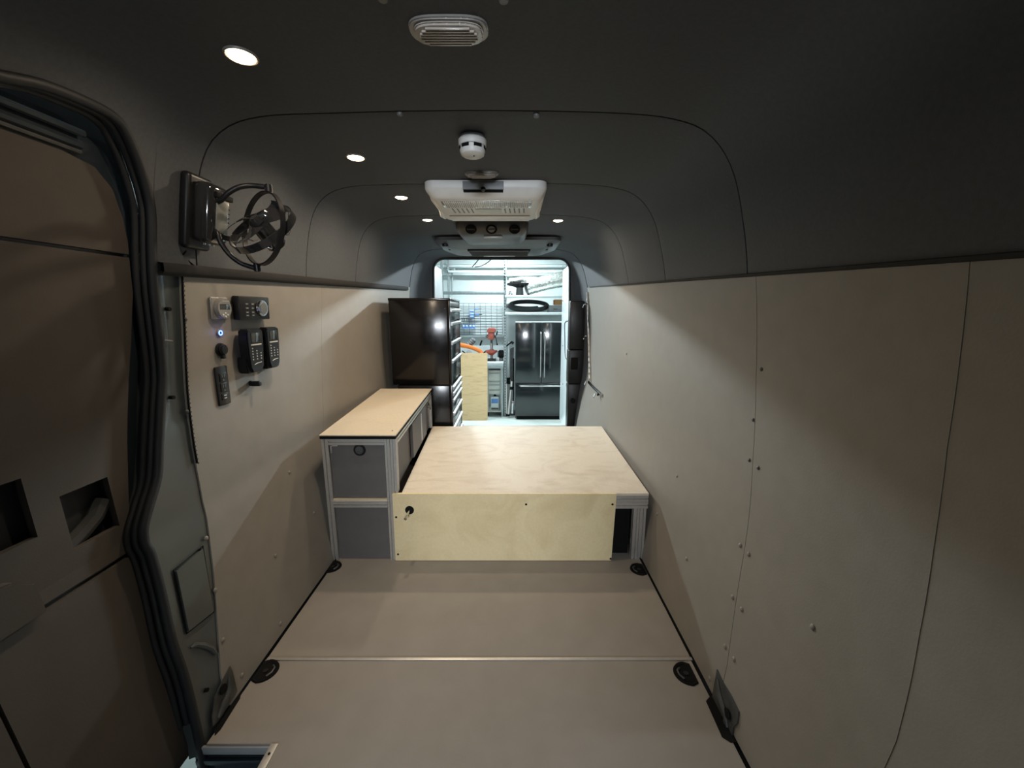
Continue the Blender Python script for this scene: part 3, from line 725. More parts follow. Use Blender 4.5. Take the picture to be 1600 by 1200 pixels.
# two handsets in holders
def handset(u, v, box_, lab):
    p, mt = wframe(u, v); a, b = wsize(*box_); a /= 2; b /= 2; a *= .92
    t = thing('remote_handset', lab, 'remote control', p, 'black handsets on the left wall')
    WB(mt).prism([(-a*.86, -b*.98), (a*.86, -b*.98), (a*1.0, -b*.7), (a*.98, -b*.25), (-a*.98, -b*.25), (-a*1.0, -b*.7)], 'x', .001, .042, .004).build('holder', 'black', t)
    bd = WB(mt).prism([(-a*.55, -b*.96), (a*.55, -b*.96), (a*.80, -b*.72), (a*.88, -b*.2), (a*.95, b*.4), (a*.93, b*.90), (a*.8, b), (-a*.8, b), (-a*.93, b*.90), (-a*.95, b*.4), (-a*.88, -b*.2), (-a*.80, -b*.72)], 'x', .012, .052, .005).build('handset_body', 'black', t)
    WB(mt).box(.0515, .0535, -a*.52, a*.52, b*.42, b*.84, .001).build('screen', 'screen', bd)
    WB(mt).box(.0515, .0535, -a*.62, a*.62, b*.27, b*.33, .0005).build('printed_bar', 'mark', bd)
    for r in range(5):
        for c in range(3):
            if (r == 0 and c > 0) or (r == 1 and c == 2): continue
            WB(mt).ball((.0525, a*(-.48+.48*c), b*(.14-.125*r)), .0038, (.5, 1, .8), 8).build('button', 'mark', bd)
    WB(mt).tube([(.053, -a*.4, -b*.60), (.053, -a*.1, -b*.55), (.053, a*.45, -b*.53)], .0016, 6).build('printed_mark', 'mark', bd)
handset(382, 548, (367, 514, 397, 583), 'black handset in a wall holder, the nearer of the two')
handset(410.5, 543, (399, 511, 422, 576), 'black handset in a wall holder, the farther of the two')
p, mt = wframe(391, 599)
t = thing('microphone_clip', 'small black plug clip on the left wall below the handsets', 'clip', p)
WB(mt).cyl((0, 0, 0), (.008, 0, 0), .012, seg=18, bev=.001).build('base', 'black', t)
WB(mt).box(.006, .045, -.009, .009, -.012, .010, .003).build('plug', 'black', t)

# ------------------------------------------------------------------ gimbal fan on the left headliner
def G(u, v, Y): return atY(u, v, Y)
bp, mt = wframe(300, 330); bp = bp.copy()
t = thing('gimbal_fan', 'black gimbal fan on a curved yoke, clipped to the left headliner', 'fan', bp)
WB(mt).box(.001, .035, -.062, .050, -.125, .118, .014, 4).build('mount_plate', 'black', t)
hb = WB(mt).box(.028, .095, -.045, .052, -.098, .100, .022, 4).build('housing', 'smoke', t)
WB(mt).box(.094, .099, -.020, .036, -.055, .062, .003).build('control_panel', 'panelg', hb)
for zc in (.066, -.066): WB(mt).box(.085, .104, -.030, .050, zc-.009, zc+.009, .003).build('yoke_clamp', 'blackm', hb)
for i in range(5): WB(mt).box(.060, .090, .050, .056, -.030+.015*i, -.025+.015*i, .001).build('vent_slot', 'black', hb)
for yy in (-.02, .0, .02): WB(mt).cyl((.06, yy, -.103), (.06, yy, -.093), .005, seg=10).build('rubber_foot', 'chrome', hb)
YF = 1.47
top = [G(334, 317, 1.44), G(345, 313, 1.43), G(356, 302, 1.43), G(372, 293, 1.44), G(392, 290, 1.46), G(414, 292, YF)]
bot = [G(326, 358, 1.44), G(338, 362, 1.43), G(345, 379, 1.43), G(358, 397, 1.44), G(376, 411, 1.45), G(398, 419, YF)]
MB().tube(catmull(top, 5), .0085, 12).build('yoke_arm', 'black', t)
MB().tube(catmull(bot, 5), .0085, 12).build('yoke_arm', 'black', t)
for u, v in ((420, 295), (402, 418)):
    p = G(u, v, YF); MB().cyl(p+Vector((0, 0, -.014)), p+Vector((0, 0, .014)), .0115, seg=18, bev=.002).build('pivot_knob', 'black', t)
def band(center, ax1, ax2, r, w_, th, nm, mat, par, seg=64):
    ax1, ax2 = ax1.normalized(), ax2.normalized(); nn = ax1.cross(ax2).normalized(); tb = MB(); bm = tb.bm; rows = []
    for i in range(seg):
        a = 2*math.pi*i/seg; e = ax1*math.cos(a)+ax2*math.sin(a)
        rows.append([bm.verts.new(center+e*rr+nn*ww) for rr, ww in ((r, -w_/2), (r, w_/2), (r-th, w_/2), (r-th, -w_/2))])
    for i in range(seg):
        A, B = rows[i], rows[(i+1) % seg]
        for k in range(4): bm.faces.new((A[k], B[k], B[(k+1) % 4], A[(k+1) % 4]))
    bmesh.ops.recalc_face_normals(bm, faces=bm.faces[:]); return tb.build(nm, mat, par)
P1, P2 = G(420, 299, YF), G(402, 414, YF); cc = (P1+P2)/2; axv = (P1-P2)/2; R1 = axv.length
axh = Vector((.86, -.50, .10)); axh = (axh-axv.normalized()*axh.dot(axv.normalized())).normalized()
band(cc, axv, axh, R1, .016, .005, 'outer_ring', 'black', t)
# inner ring swings inside the outer one, tipped back
ax_in = (axh*.96+axv.normalized()*.12+Vector((0, .1, 0))).normalized()
tilt = (Vector((.05, .72, .72))); tilt = (tilt-ax_in*tilt.dot(ax_in)).normalized()
ir = band(cc, ax_in, tilt, R1*.93, .026, .004, 'inner_ring', 'smoke', t)
nn = ax_in.cross(tilt).normalized()
if nn.y > 0: nn = -nn
for k in range(6):
    a = math.pi*2*k/6+.3; e = ax_in*math.cos(a)+tilt*math.sin(a); MB().tube([cc+e*R1*.20-nn*.03, cc+e*R1*.6-nn*.04, cc+e*R1*.92-nn*.006], .0022, 6).build('guard_spoke', 'chrome', ir)
m = MB().cyl(cc-nn*.075, cc+nn*.02, .034, .030, 28, .006); mo = m.build('motor', 'smoke', t)
MB().cyl(cc+nn*.020, cc+nn*.046, .024, .017, 24, .004).build('hub', 'smoke', mo)
for k in range(3):
    a0 = 2*math.pi*k/3+.6; rows = []
    for i in range(7):
        f = i/6; r_ = .02+(R1*.84-.02)*f; row = []
        for j in range(6):
            g_ = j/5; a = a0+(.9*f+.25)*(g_-.5)*1.15+.45*f
            e = ax_in*math.cos(a)+tilt*math.sin(a); row.append(cc+e*r_*(1-.06*abs(g_-.5)*f)+nn*(.030+(g_-.5)*(.036-.012*f)))
        rows.append(row)
    tb = MB(); tb.grid(rows); bmesh.ops.solidify(tb.bm, geom=tb.bm.faces[:], thickness=.0016); tb.build('fan_blade', 'smoke', mo)
MB().tube([G(300, 392, 1.40)+Vector((-.02, 0, 0)), G(305, 400, 1.41)+Vector((-.045, 0, 0)), pw(308, 420, .004)], .0028, 6).build('power_cord', 'blackm', t)

# ------------------------------------------------------------------ ceiling: downlights
CEI = lambda x: surf(0, max(0.1, [s for s in [0]][0])) 
def ceil_z(x):
    best = 2.04
    for a, b in zip(DP, DP[1:]):
        if a.x <= x <= b.x and a.z > 1.9: best = a.z+(b.z-a.z)*(x-a.x)/max(1e-6, b.x-a.x)
    return best
for (u, v), lb in zip(((377, 89), (556, 247), (627, 309), (668, 344), (872, 345)),
    ('glowing warm ceiling downlight nearest the camera, left side', 'glowing warm downlight second in the left row, above the fan', 'glowing warm downlight third in the left row, beside the roof unit',
     'glowing warm downlight at the far end of the left row', 'lone glowing warm downlight right of the roof unit')):
    p = atZ(u, v, 2.03); zc = ceil_z(p.x); p = atZ(u, v, zc-.004)
    t = thing('downlight', lb, 'ceiling light', (p.x, p.y, zc), 'warm recessed downlights')
    tb = MB(); tb.tube([(p.x+.036*math.cos(a), p.y+.036*math.sin(a), zc-.001) for a in [math.pi*2*i/32 for i in range(32)]], .004, 8, closed=True).build('trim_ring', 'silverp', t)
    MB().cyl((p.x, p.y, zc+.001), (p.x, p.y, zc-.006), .034, .031, 28, .001).build('lens', 'spot', t)
    l = bpy.data.lights.new('downlight_lamp', 'AREA'); l.shape = 'DISK'; l.size = .045; l.energy = SPOT_W*(.42 if u < 400 else 1.05); l.color = WARM; l.spread = math.radians(165)
    o = bpy.data.objects.new('downlight_lamp', l); o.location = (p.x, p.y, zc-.010); C.objects.link(o)

# dome lights
def dome(u0, u1, vm, D_, lab, ridges=7):
    a, b = atZ(u0, vm, 2.045), atZ(u1, vm, 2.045); cx, cy = (a.x+b.x)/2, a.y; hw = (b.x-a.x)/2; z0 = ceil_z(cx)
    t = thing('dome_light', lab, 'ceiling light', (cx, cy, z0), 'unlit oval dome lights')
    def ov(r, s_=1): return [(cx+hw*r*math.copysign(abs(math.cos(q))**.55, math.cos(q)), cy+D_*r*s_*math.copysign(abs(math.sin(q))**.7, math.sin(q))) for q in [2*math.pi*i/40 for i in range(40)]]
    MB().prism(ov(1), 'z', z0+.004, z0-.008, .003).build('bezel', 'silverp', t)
    MB().prism(ov(.88), 'z', z0-.006, z0-.016, .004).build('lens', 'whitel', t)
    for i in range(ridges):
        f = (i+.5)/ridges*2-1; hl = hw*.74*(1-.35*abs(f)**2)
        MB().box(cx-hl, cx+hl, cy+f*D_*.70-.0022, cy+f*D_*.70+.0022, z0-.020, z0-.014, .001).build('lens_rib', 'whitel', t)
dome(640, 763, 48, .046, 'large clear oval dome light at the top of the frame')
dome(726, 779, 272, .033, 'small flat oval light just before the white roof unit', 4)

# smoke detector
p = atZ(738, 214, 2.046); c = Vector((p.x, p.y, 2.047))
t = thing('smoke_detector', 'round white smoke detector on the ceiling before the roof unit', 'smoke detector', c)
MB().cyl(c, c+Vector((0, 0, -.012)), .046, seg=40).build('base', 'greyp', t)
tb = MB()
def lathe(tb, c, prof, seg=40):
    bm = tb.bm; rows = [[bm.verts.new(c+Vector((r*math.cos(2*math.pi*k/seg), r*math.sin(2*math.pi*k/seg), z))) for k in range(seg)] for r, z in prof]
    for A, B in zip(rows, rows[1:]):
        for k in range(seg): bm.faces.new((A[k], A[(k+1) % seg], B[(k+1) % seg], B[k]))
    bm.faces.new(rows[-1]); bmesh.ops.recalc_face_normals(bm, faces=bm.faces[:]); return tb
lathe(tb, c, [(.050, -.010), (.0535, -.014), (.0525, -.034), (.050, -.036), (.046, -.036), (.046, -.048), (.0485, -.048), (.0485, -.052), (.044, -.064), (.036, -.069), (.002, -.071)]).build('cover', 'white', t, 30)
for k in range(6):
    a = -math.pi/2-.52+2*math.pi*k/6; e = Vector((math.cos(a), math.sin(a), 0)); q = c+e*.0475
    MB().box(-.004, .0025, -.016, .016, -.0062, .0062, .003, 2, Matrix.Translation(q+Vector((0, 0, -.041))) @ Matrix.Rotation(a, 4, 'Z')).build('vent_slot', 'blackm', t)
MB().cyl(c+Vector((.006, -.012, -.0705)), c+Vector((.006, -.012, -.073)), .004, seg=10).build('test_button', 'dgrey', t)

# ------------------------------------------------------------------ roof unit
zc = 2.046
t = thing('roof_fan_unit', 'large white roof ventilation unit with slotted underside, mid ceiling', 'ventilation unit', (-.135, 2.35, zc))
def ringed(x0, x1, y0, y1, r, z, n=6):
    pts = []
    for (cx, cy, a0) in ((x1-r, y1-r, 0), (x0+r, y1-r, 90), (x0+r, y0+r, 180), (x1-r, y0+r, 270)):
        for i in range(n+1): a = math.radians(a0+90*i/n); pts.append(Vector((cx+r*math.cos(a), cy+r*math.sin(a), z)))
    return pts
def loft(rings, nm, mat, par, sm=50):
    tb = MB(); bm = tb.bm; R_ = [[bm.verts.new(p) for p in r] for r in rings]; n = len(R_[0])
    for A, B in zip(R_, R_[1:]):
        for k in range(n): bm.faces.new((A[k], A[(k+1) % n], B[(k+1) % n], B[k]))
    bm.faces.new(R_[0]); bm.faces.new(R_[-1]); bmesh.ops.recalc_face_normals(bm, faces=bm.faces[:]); return tb.build(nm, mat, par, sm)
X0, X1, Y0, Y1 = -.452, .180, 2.165, 2.74
loft([ringed(X0, X1, Y0, Y1, .05, zc), ringed(X0, X1, Y0, Y1, .05, zc-.030), ringed(X0+.004, X1-.004, Y0+.004, Y1-.004, .05, zc-.040),
      ringed(X0+.03, X1-.03, Y0+.03, Y1-.02, .05, zc-.072), ringed(X0+.045, X1-.045, Y0+.045, Y1-.035, .04, zc-.080)], 'shell', 'white', t)
# front control bay
bx0, bx1 = atY(723, 295, Y0).x, atY(787, 295, Y0).x
by = MB().box(bx0, bx1, Y0-.006, Y0+.02, zc-.046, zc-.006, .002).build('control_flap', 'greyp', t)
MB().box(bx0+.003, bx1-.003, Y0-.002, Y0+.02, zc-.055, zc-.0465, .001).build('flap_gap', 'blackm', t)
MB().cyl(((bx0+bx1)/2, Y0-.006, zc-.044), ((bx0+bx1)/2, Y0+.001, zc-.044), .012, seg=20).build('thumb_notch', 'mgrey', by)
# underside: fine grille, louvres and plate
m = MB(); gx0, gx1 = X0+.085, X1-.085
MB().box(gx0-.012, gx1+.012, Y0+.065, Y0+.205, zc-.0845, zc-.079, .002).build('filter_panel', 'whitel', t)
for i in range(44):
    x = gx0+(gx1-gx0)*(i+.5)/44; MB().box(x-.0028, x+.0028, Y0+.072, Y0+.198, zc-.0885, zc-.084, .001, 1).build('grille_bar', 'white', t)
lab_ = MB().box(-.135-.075, -.135+.075, Y0+.24, Y0+.335, zc-.0835, zc-.079, .001).build('lens_plate', 'beige', t)
for s_ in (-1, 1):
    for i in range(5):
        x = -.135+s_*(.095+.027*i); MB().hexa([(x-.005, Y0+.24, zc-.0800), (x+.003, Y0+.24, zc-.0800), (x+.007, Y0+.335, zc-.0800), (x-.001, Y0+.335, zc-.0800)], [(x-.005, Y0+.24, zc-.0825), (x+.003, Y0+.24, zc-.0825), (x+.007, Y0+.335, zc-.0825), (x-.001, Y0+.335, zc-.0825)]).build('louvre_slot', 'mgrey', t)
MB().box(X0+.07, X1-.07, Y0+.40, Y1-.05, zc-.088, zc-.079, .004).build('rear_lip', 'white', t)
# scooped finger grips on either side
for s_, xx in ((-1, X0+.012), (1, X1-.012)):
    MB().tube([(xx, Y0+.12, zc-.035), (xx-s_*.006, Y0+.16, zc-.050), (xx-s_*.020, Y0+.24, zc-.060), (xx-s_*.022, Y0+.34, zc-.060), (xx-s_*.01, Y0+.44, zc-.072), (xx-s_*.018, Y0+.50, zc-.076)], [.006, .012, .016, .017, .014, .006], 10).build('side_grip', 'white', t)

# air-duct pod with three round outlets
t = thing('air_outlet_pod', 'dark grey ceiling pod with three round air outlets, behind the white roof unit', 'air vent', (-.15, 3.15, 2.046))
pa, pb = atY(716, 345, 3.15), atY(821, 345, 3.15)
def trap(hwf, hwb, y0, y1, zf, r, cx=-.152): return [Vector((cx+(p.x)*(1), p.y, p.z)) for p in ringed(-hwf, hwf, y0, y1, r, zf)]
loft([trap(.275, 0, 3.10, 3.62, 2.049, .08), trap(.275, 0, 3.10, 3.62, 2.012, .08), trap(.255, 0, 3.125, 3.60, 1.975, .08), trap(.215, 0, 3.19, 3.56, 1.945, .07)], 'housing', 'dgrey', t)
for u in (736, 768, 804):
    q = atY(u, 352, 3.125); q.y = 3.118; q.z = 1.995
    nrm_ = Vector((0, -.82, -.57)).normalized(); q = Vector((q.x, 3.112, 1.988))
    o_ = MB().tube([q+Vector((.036*math.cos(a), 0, 0))+Vector((0, -nrm_.z, nrm_.y)).normalized()*.030*math.sin(a) for a in [2*math.pi*i/28 for i in range(28)]], .006, 8, closed=True).build('outlet_ring', 'blackm', t)
    MB().cyl(q-nrm_*.006, q+nrm_*.003, .028, .024, 24).build('outlet_core', 'mgrey' if u == 768 else 'blackm', o_)
    MB().box(q.x-.024, q.x+.024, q.y-.008, q.y-.002, q.z-.004, q.z+.002, .001).build('outlet_vane', 'dgrey', o_)
MB().box(-.215, -.075, 3.17, 3.20, 1.940, 1.952, .002).build('light_bar', 'silverp', t)

# wide rear evaporator panel
t = thing('rear_air_unit', 'wide dark rear air unit on the ceiling with a mesh grille underneath', 'air conditioner', (-.13, 3.8, 2.046))
def rr(x0, x1, y0, y1, z, r): return ringed(x0, x1, y0, y1, r, z)
loft([rr(-.685, .43, 3.66, 4.32, 2.03, .06), rr(-.70, .44, 3.66, 4.32, 2.004, .06), rr(-.66, .40, 3.70, 4.30, 1.985, .06), rr(-.56, .30, 3.80, 4.28, 1.950, .05), rr(-.50, .24, 3.84, 4.26, 1.944, .05)], 'housing', 'dgrey', t)
gr = MB().hexa([(-.41, 3.82, 1.946), (.17, 3.82, 1.946), (.15, 4.17, 1.944), (-.40, 4.17, 1.944)], [(-.41, 3.82, 1.936), (.17, 3.82, 1.936), (.15, 4.17, 1.937), (-.40, 4.17, 1.937)]).build('grille', 'blackm', t)
for i in range(13): MB().box(-.40, .155, 3.835+.026*i, 3.838+.026*i, 1.931, 1.937).build('grille_bar', 'mgrey', gr)
MB().box(-.29, .03, 4.20, 4.245, 1.937, 1.945, .003).build('edge_badge', 'aluw', t)
for x in (-.60, .34):
    for yy in (3.74, 3.92): MB().cyl((x+.02*(1 if x < 0 else -1)*(yy > 3.8), yy, 1.985), (x+.03*(1 if x < 0 else -1)*(yy > 3.8), yy, 1.958), .030, .026, 20, .004).build('nozzle', 'black', t)

# ------------------------------------------------------------------ track with latch pins on the right wall
t = thing('lashing_track', 'thin upright metal track with pins at the rear end of the right wall', 'lashing track', (.86, 4.3, .7))
def wr_(u, v, off=.0): return pw(u, v, off)
trk = [wr_(919, 456, .008), wr_(920, 500, .008), wr_(922, 550, .008), wr_(923, 597, .008)]
MB().tube(trk, .012, 8, flat=(1, .6)).build('track_rail', 'aluw', t)
for i in range(16):
    f = (i+.5)/16*3; k = min(2, int(f)); q = trk[k].lerp(trk[k+1], f-k); MB().box(q.x-.014, q.x-.004, q.y-.016, q.y-.004, q.z-.012, q.z+.012, .002).build('rail_tooth', 'alu', t)
MB().tube([wr_(921, 597, .012), wr_(931, 607, .014), wr_(942, 617, .014)], .016, 8, flat=(1, .7)).build('lower_bar', 'chrome', t)
for u, v in ((920, 475), (921, 525), (923, 597), (938, 617)):
    q, nn = wall(u, v, .004); m = MB().cyl(q, q+nn*.05, .008, seg=12, bev=.001); pn = m.build('pin', 'chrome', t)
    MB().cyl(q+nn*.012+Vector((0, 0, .0)), q+nn*.026, .013, seg=14).build('pin_collar', 'blackm', pn)
    MB().tube([q+nn*.048, q+nn*.06+Vector((0, -.02, -.02)), q+nn*.066+Vector((0, -.03, -.035))], .005, 8).build('pin_lever', 'chrome', pn)

# ================================================================== the workshop behind the van
# open rear doors of the van
def vdoor(name, x0, x1, inner, lab, ya, yb):
    t = thing(name, lab, 'van door', ((x0+x1)/2, ya, -.15), 'open rear doors of the van')
    MB().box(x0, x1, ya, yb, -.15, 1.93, .02, 3).build('door_skin', 'vpaint', t)
    return t
rd = vdoor('rear_door', .682, .735, .682, 'white rear van door standing open on the right, with a black-sealed recess', 4.765, 5.53)
q = [atX(u, v, .681) for u, v in ((889.5, 501), (884.5, 502.5), (882.6, 508), (883, 530), (883.4, 554), (885.5, 561), (890.5, 563))]
MB().tube(catmull(q, 5), .008, 8).build('recess_seal', 'rubber', rd)
q = atX(886.5, 602, .682); MB().cyl(q, q+Vector((-.012, 0, 0)), .035, .030, 20, .003).build('latch', 'steel', rd)
for v in (416, 422, 470, 540, 600): q = atX(879.5, v, .682); MB().cyl(q, q+Vector((-.004, 0, 0)), .010, seg=12).build('screw_plug', 'dgrey', rd)
ld = vdoor('rear_door', -.985, -.93, -.93, 'white rear van door standing open on the left, behind the tool chest', 4.765, 5.45)
MB().box(-.929, -.920, 4.80, 5.40, 1.0, 1.86, .01).build('window_frame', 'greyp', ld)

# steel shelving
def post(m, x, y, z0, z1):
    m.box(x-.022, x+.022, y, y+.004, z0, z1).box(x-.022, x-.018, y, y+.045, z0, z1); return m
t = thing('shelf_rack', 'tall perforated steel shelf rack along the workshop back wall, over bench and fridge', 'shelving', (0, 7.4, Gz))
YP = 7.40
X_L, X_M, X_R = atY(692, 480, YP).x, atY(789, 480, YP).x, 1.10
for x in (X_L, X_M, X_R):
    for y in (YP, 8.15):
        po = post(MB(), x, y, Gz, 2.42).build('post', 'gsteel', t)
        if y == YP and x == X_M:
            hm = MB()
            for k in range(60): hm.box(x-.007, x+.007, y-.0015, y+.0005, Gz+.05+k*.053, Gz+.075+k*.053)
            tag(hm.build('post_holes', 'blackm', po), kind='stuff')
zb = lambda v: atY(800, v, YP).z
for nm, x0, x1, v0, v1, mt_ in (('beam', X_L, X_M, 455, 460.5, 'gsteel'), ('beam', X_M, X_R, 461.5, 465.5, 'gsteelw'), ('beam', X_M, X_R, 488, 492, 'gsteelw'), ('beam', X_L, X_M, 429.5, 431, 'gsteel'), ('beam', X_M, .36, 430.5, 432.5, 'gsteel')):
    MB().box(x0, x1, YP-.012, YP+.02, zb(v1), zb(v0), .003).build(nm, mt_, t)
MB().box(X_M, X_R, YP, 8.2, zb(462)-.012, zb(462), .002).build('shelf_board', 'gsteelw', t)
MB().box(X_M, X_R, YP, 8.2, zb(488.5)-.012, zb(488.5), .002).build('shelf_board', 'gsteelw', t)
MB().box(X_L, X_R, 8.12, 8.2, zb(418)-.02, zb(418)+.02).build('rear_beam', 'gsteelw', t)
# wall features: soffit, rails, junction box with conduit, cables
tg = struct('trim_3')
MB().box(-3.4, 3.4, 8.22, 8.4, atY(800, 413, 8.22).z, 2.8).build('soffit', 'gwall', tg)
MB().box(-3.4, 3.4, 8.20, 8.225, atY(800, 415, 8.2).z-.03, atY(800, 413.5, 8.2).z, .004).build('rail', 'gsteelw', tg)
MB().box(X_M, 3.4, 8.33, 8.398, atY(800, 422, 8.33).z-.02, atY(800, 419, 8.33).z, .003).build('rail', 'gsteelw', tg)
t = thing('junction_box', 'pale wall box with a thin conduit below it, upper left of the workshop', 'electrical box', atY(706, 420, 8.3))
a, b = atY(700, 423, 8.3), atY(711, 413, 8.3); MB().box(a.x, b.x, 8.28, 8.395, a.z, b.z, .008).build('box', 'gsteelw', t)
MB().cyl(atY(706.5, 424, 8.32), atY(706.5, 461, 8.32), .016, seg=10).build('conduit', 'gsteel', t)
MB().cyl(atY(706.5, 424.5, 8.30), atY(706.5, 421, 8.30), .04, .06, seg=16).build('gland', 'mgrey', t)
o = MB().tube(catmull([atY(752, 400, 7.6), atY(745, 409, 7.7), atY(738, 417, 7.9)], 5), .009, 6).build('cable', 'blackm'); tag(o, 'straight dark cable slanting down from the workshop ceiling', 'cable', 'cables under the workshop ceiling')
o = MB().tube(catmull([atY(771, 402, 7.6), atY(762, 410, 7.65), atY(752, 415.5, 7.7), atY(742, 417, 7.9)], 5), .008, 6).build('cable', 'blackm'); tag(o, 'curved dark cable sagging beside the straight one', 'cable', 'cables under the workshop ceiling')

# fridge
fx0, fx1, fy = atY(805, 600, 7.16).x, atY(884.5, 600, 7.16).x, 7.16
t = thing('refrigerator', 'tall black french-door refrigerator with a bottom freezer, at the back of the workshop', 'refrigerator', ((fx0+fx1)/2, fy, Gz))
ztp = atY(840, 504, fy).z; zsp = atY(840, 599, fy).z; xm = atY(846.5, 560, fy).x
MB().box(fx0, fx1, fy+.06, fy+.70, Gz+.02, ztp-.005, .008).build('cabinet', 'dgrey', t)
dl = MB().box(fx0+.004, xm-.003, fy, fy+.055, zsp+.006, ztp, .010, 3).build('left_door', 'fridge', t)
dr = MB().box(xm+.003, fx1-.004, fy, fy+.055, zsp+.006, ztp, .010, 3).build('right_door', 'fridge', t)
fz = MB().box(fx0+.004, fx1-.004, fy, fy+.055, Gz+.07, zsp-.006, .010, 3).build('freezer_drawer', 'fridge', t)
for dd, u in ((dl, 844.6), (dr, 850.6)):
    x = atY(u, 560, fy).x; za, zb_ = atY(u, 590, fy).z, atY(u, 519, fy).z
    MB().tube([(x, fy+.005, za), (x, fy-.045, za+.02), (x, fy-.05, (za+zb_)/2), (x, fy-.045, zb_-.02), (x, fy+.005, zb_)], .012, 10).build('handle', 'alu', dd)
MB().tube([(fx0+.08, fy+.004, zsp-.045), (fx0+.10, fy-.045, zsp-.045), (fx1-.10, fy-.045, zsp-.045), (fx1-.08, fy+.004, zsp-.045)], .012, 10).build('handle', 'alu', fz)
MB().box(fx0+.004, fx1-.004, fy+.02, fy+.07, ztp+.002, ztp+.016, .003).build('hinge_cover', 'gsteelw', t)
MB().box(fx0+.03, fx1-.03, fy+.03, fy+.05, Gz+.004, Gz+.065).build('toe_grille', 'blackm', t)
for x in (fx0+.06, fx1-.06): MB().cyl((x, fy+.05, Gz), (x, fy+.05, Gz+.03), .022, seg=12).build('foot', 'blackm', t)
o = MB().box(fx1+.006, fx1+.05, 7.22, 7.75, Gz, .35, .01).build('wrapped_panel', 'vpaint'); tag(o, 'pale wrapped board wedged beside the right side of the fridge', 'board')

# blower and foil duct on the upper shelf
t = thing('duct_blower', 'dark blower on a steel neck, on the upper shelf beside the foil duct', 'blower', (atY(812, 460, 7.7).x, 7.7, zb(462)))
c = atY(812, 449, 7.68)
MB().cyl((c.x, c.y, zb(462)), (c.x, c.y, c.z), .075, .065, 24, .006).build('neck', 'mgrey', t)
lathe(MB(), Vector((c.x, c.y, c.z)), [(.06, -.01), (.12, .015), (.20, .03), (.24, .045), (.235, .075), (.10, .085), (.02, .09)], 32).build('fan_housing', 'blackm', t)
for k in range(6):
    a = k*math.pi/3; MB().box(-.004, .004, .06, .21, -.006, .002, 0, 2, Matrix.Translation(c+Vector((0, 0, .03))) @ Matrix.Rotation(a, 4, 'Z')).build('housing_rib', 'greyp', t)
p0, p1 = atY(812, 457.5, 7.62), atY(900, 436, 7.55)
t = thing('foil_duct', 'crinkled silver foil duct rising to the right along the upper shelf', 'duct', p0)
n = 60; pts = []; rr_ = []
for i in range(n+1):
    f = i/n; p = atY(820+82*f, 452-18.5*f-3*math.sin(f*3.14), 7.62-.05*f); pts.append(p); rr_.append((.125+.03*f)*(1 if i % 2 else .985)+random.uniform(-.003, .003))
rr_[0] = .07
MB().tube(pts, rr_, 20).build('duct_sleeve', 'foil', t, 25)
bm_ = MB(); 
for k, (a_, b_) in enumerate(((0.02, .055), (.96, .99))):
    q0, q1 = pts[int(a_*n)], pts[int(b_*n)]; MB().cyl(q0, q1, .13 if k == 0 else .16, seg=24).build('hose_clamp', 'steel', t)
tq = [atY(796, 439, 7.72), atY(806, 438, 7.72), atY(820, 436, 7.72), atY(838, 437, 7.70), atY(850, 441, 7.68)]
MB().tube(catmull(tq, 6), .050, 14).build('duct_branch', 'foil', t, 25)
o = MB(); c = atY(797, 458, 7.6)
o.box(c.x-.03, c.x+.05, 7.55, 7.65, zb(462), zb(462)+.05, .006).cyl((c.x, 7.6, zb(462)+.05), (c.x, 7.6, zb(462)+.09), .02, seg=14); tag(o.build('small_valve', 'chrome'), 'small shiny metal fitting at the left end of the upper shelf', 'fitting')
# coiled hose on the lower shelf
zs0 = zb(488.5); t = thing('coiled_hose', 'thick black-brown hose coiled on the shelf above the fridge', 'hose', (.33, 7.75, zs0))
pts = []
for i in range(57):
    a = math.pi*2*i/56*1.35+3.0; k = i/56; pts.append((.32+.36*math.cos(a)*(1-.05*k), 7.76+.26*math.sin(a), zs0+.040+.035*k+.075*(1+math.sin(a))))
MB().tube(pts, .041, 12).build('hose', 'rubber', t)
MB().cyl(pts[0], Vector(pts[0])+Vector((-.10, -.02, -.003)), .05, .035, 16).build('hose_end', 'dgrey', t)
o = MB(); a, b = atY(866, 474.5, 7.6), atY(880, 466.5, 7.6); o.box(a.x, b.x+.1, 7.58, 7.72, zs0+.14, zs0+.24, .006); 
t = thing('wood_offcut', 'brown wood block lying on a grey case on the shelf above the fridge', 'wood block', (a.x, 7.65, zs0+.14)); o.build('block', 'wood', t); MB().cyl((a.x-.002, 7.65, zs0+.19), (a.x-.012, 7.65, zs0+.19), .045, seg=18).build('end_cap', 'orange', t)
t = thing('equipment_case', 'flat grey case on the shelf under the wood block', 'case', (a.x+.05, 7.7, zs0)); MB().box(a.x-.10, b.x+.12, 7.56, 7.95, zs0, zs0+.135, .01).build('case_body', 'greyp', t); MB().box(a.x-.02, a.x+.06, 7.545, 7.56, zs0+.05, zs0+.08, .004).build('case_latch', 'mgrey', t)

# workbench (bench top shared with the rack bay), drill press, saw
bz = zb(565.5)
t = thing('workbench', 'grey steel workbench in the left bay of the rack, under the wire grid', 'workbench', (-.6, 7.5, Gz))
MB().box(X_L+.03, X_M-.03, 7.36, 8.10, bz-.03, bz, .004).build('bench_top', 'gsteelw', t)
MB().box(X_L+.03, X_M-.03, 7.35, 7.375, bz-.12, bz-.031, .003).build('front_beam', 'gsteel', t)
for x in (X_L+.06, X_M-.06):
    for y in (7.38, 8.05): MB().box(x-.02, x+.02, y, y+.03, Gz, bz-.12 if y < 7.5 else bz-.031).build('leg', 'gsteel', t)
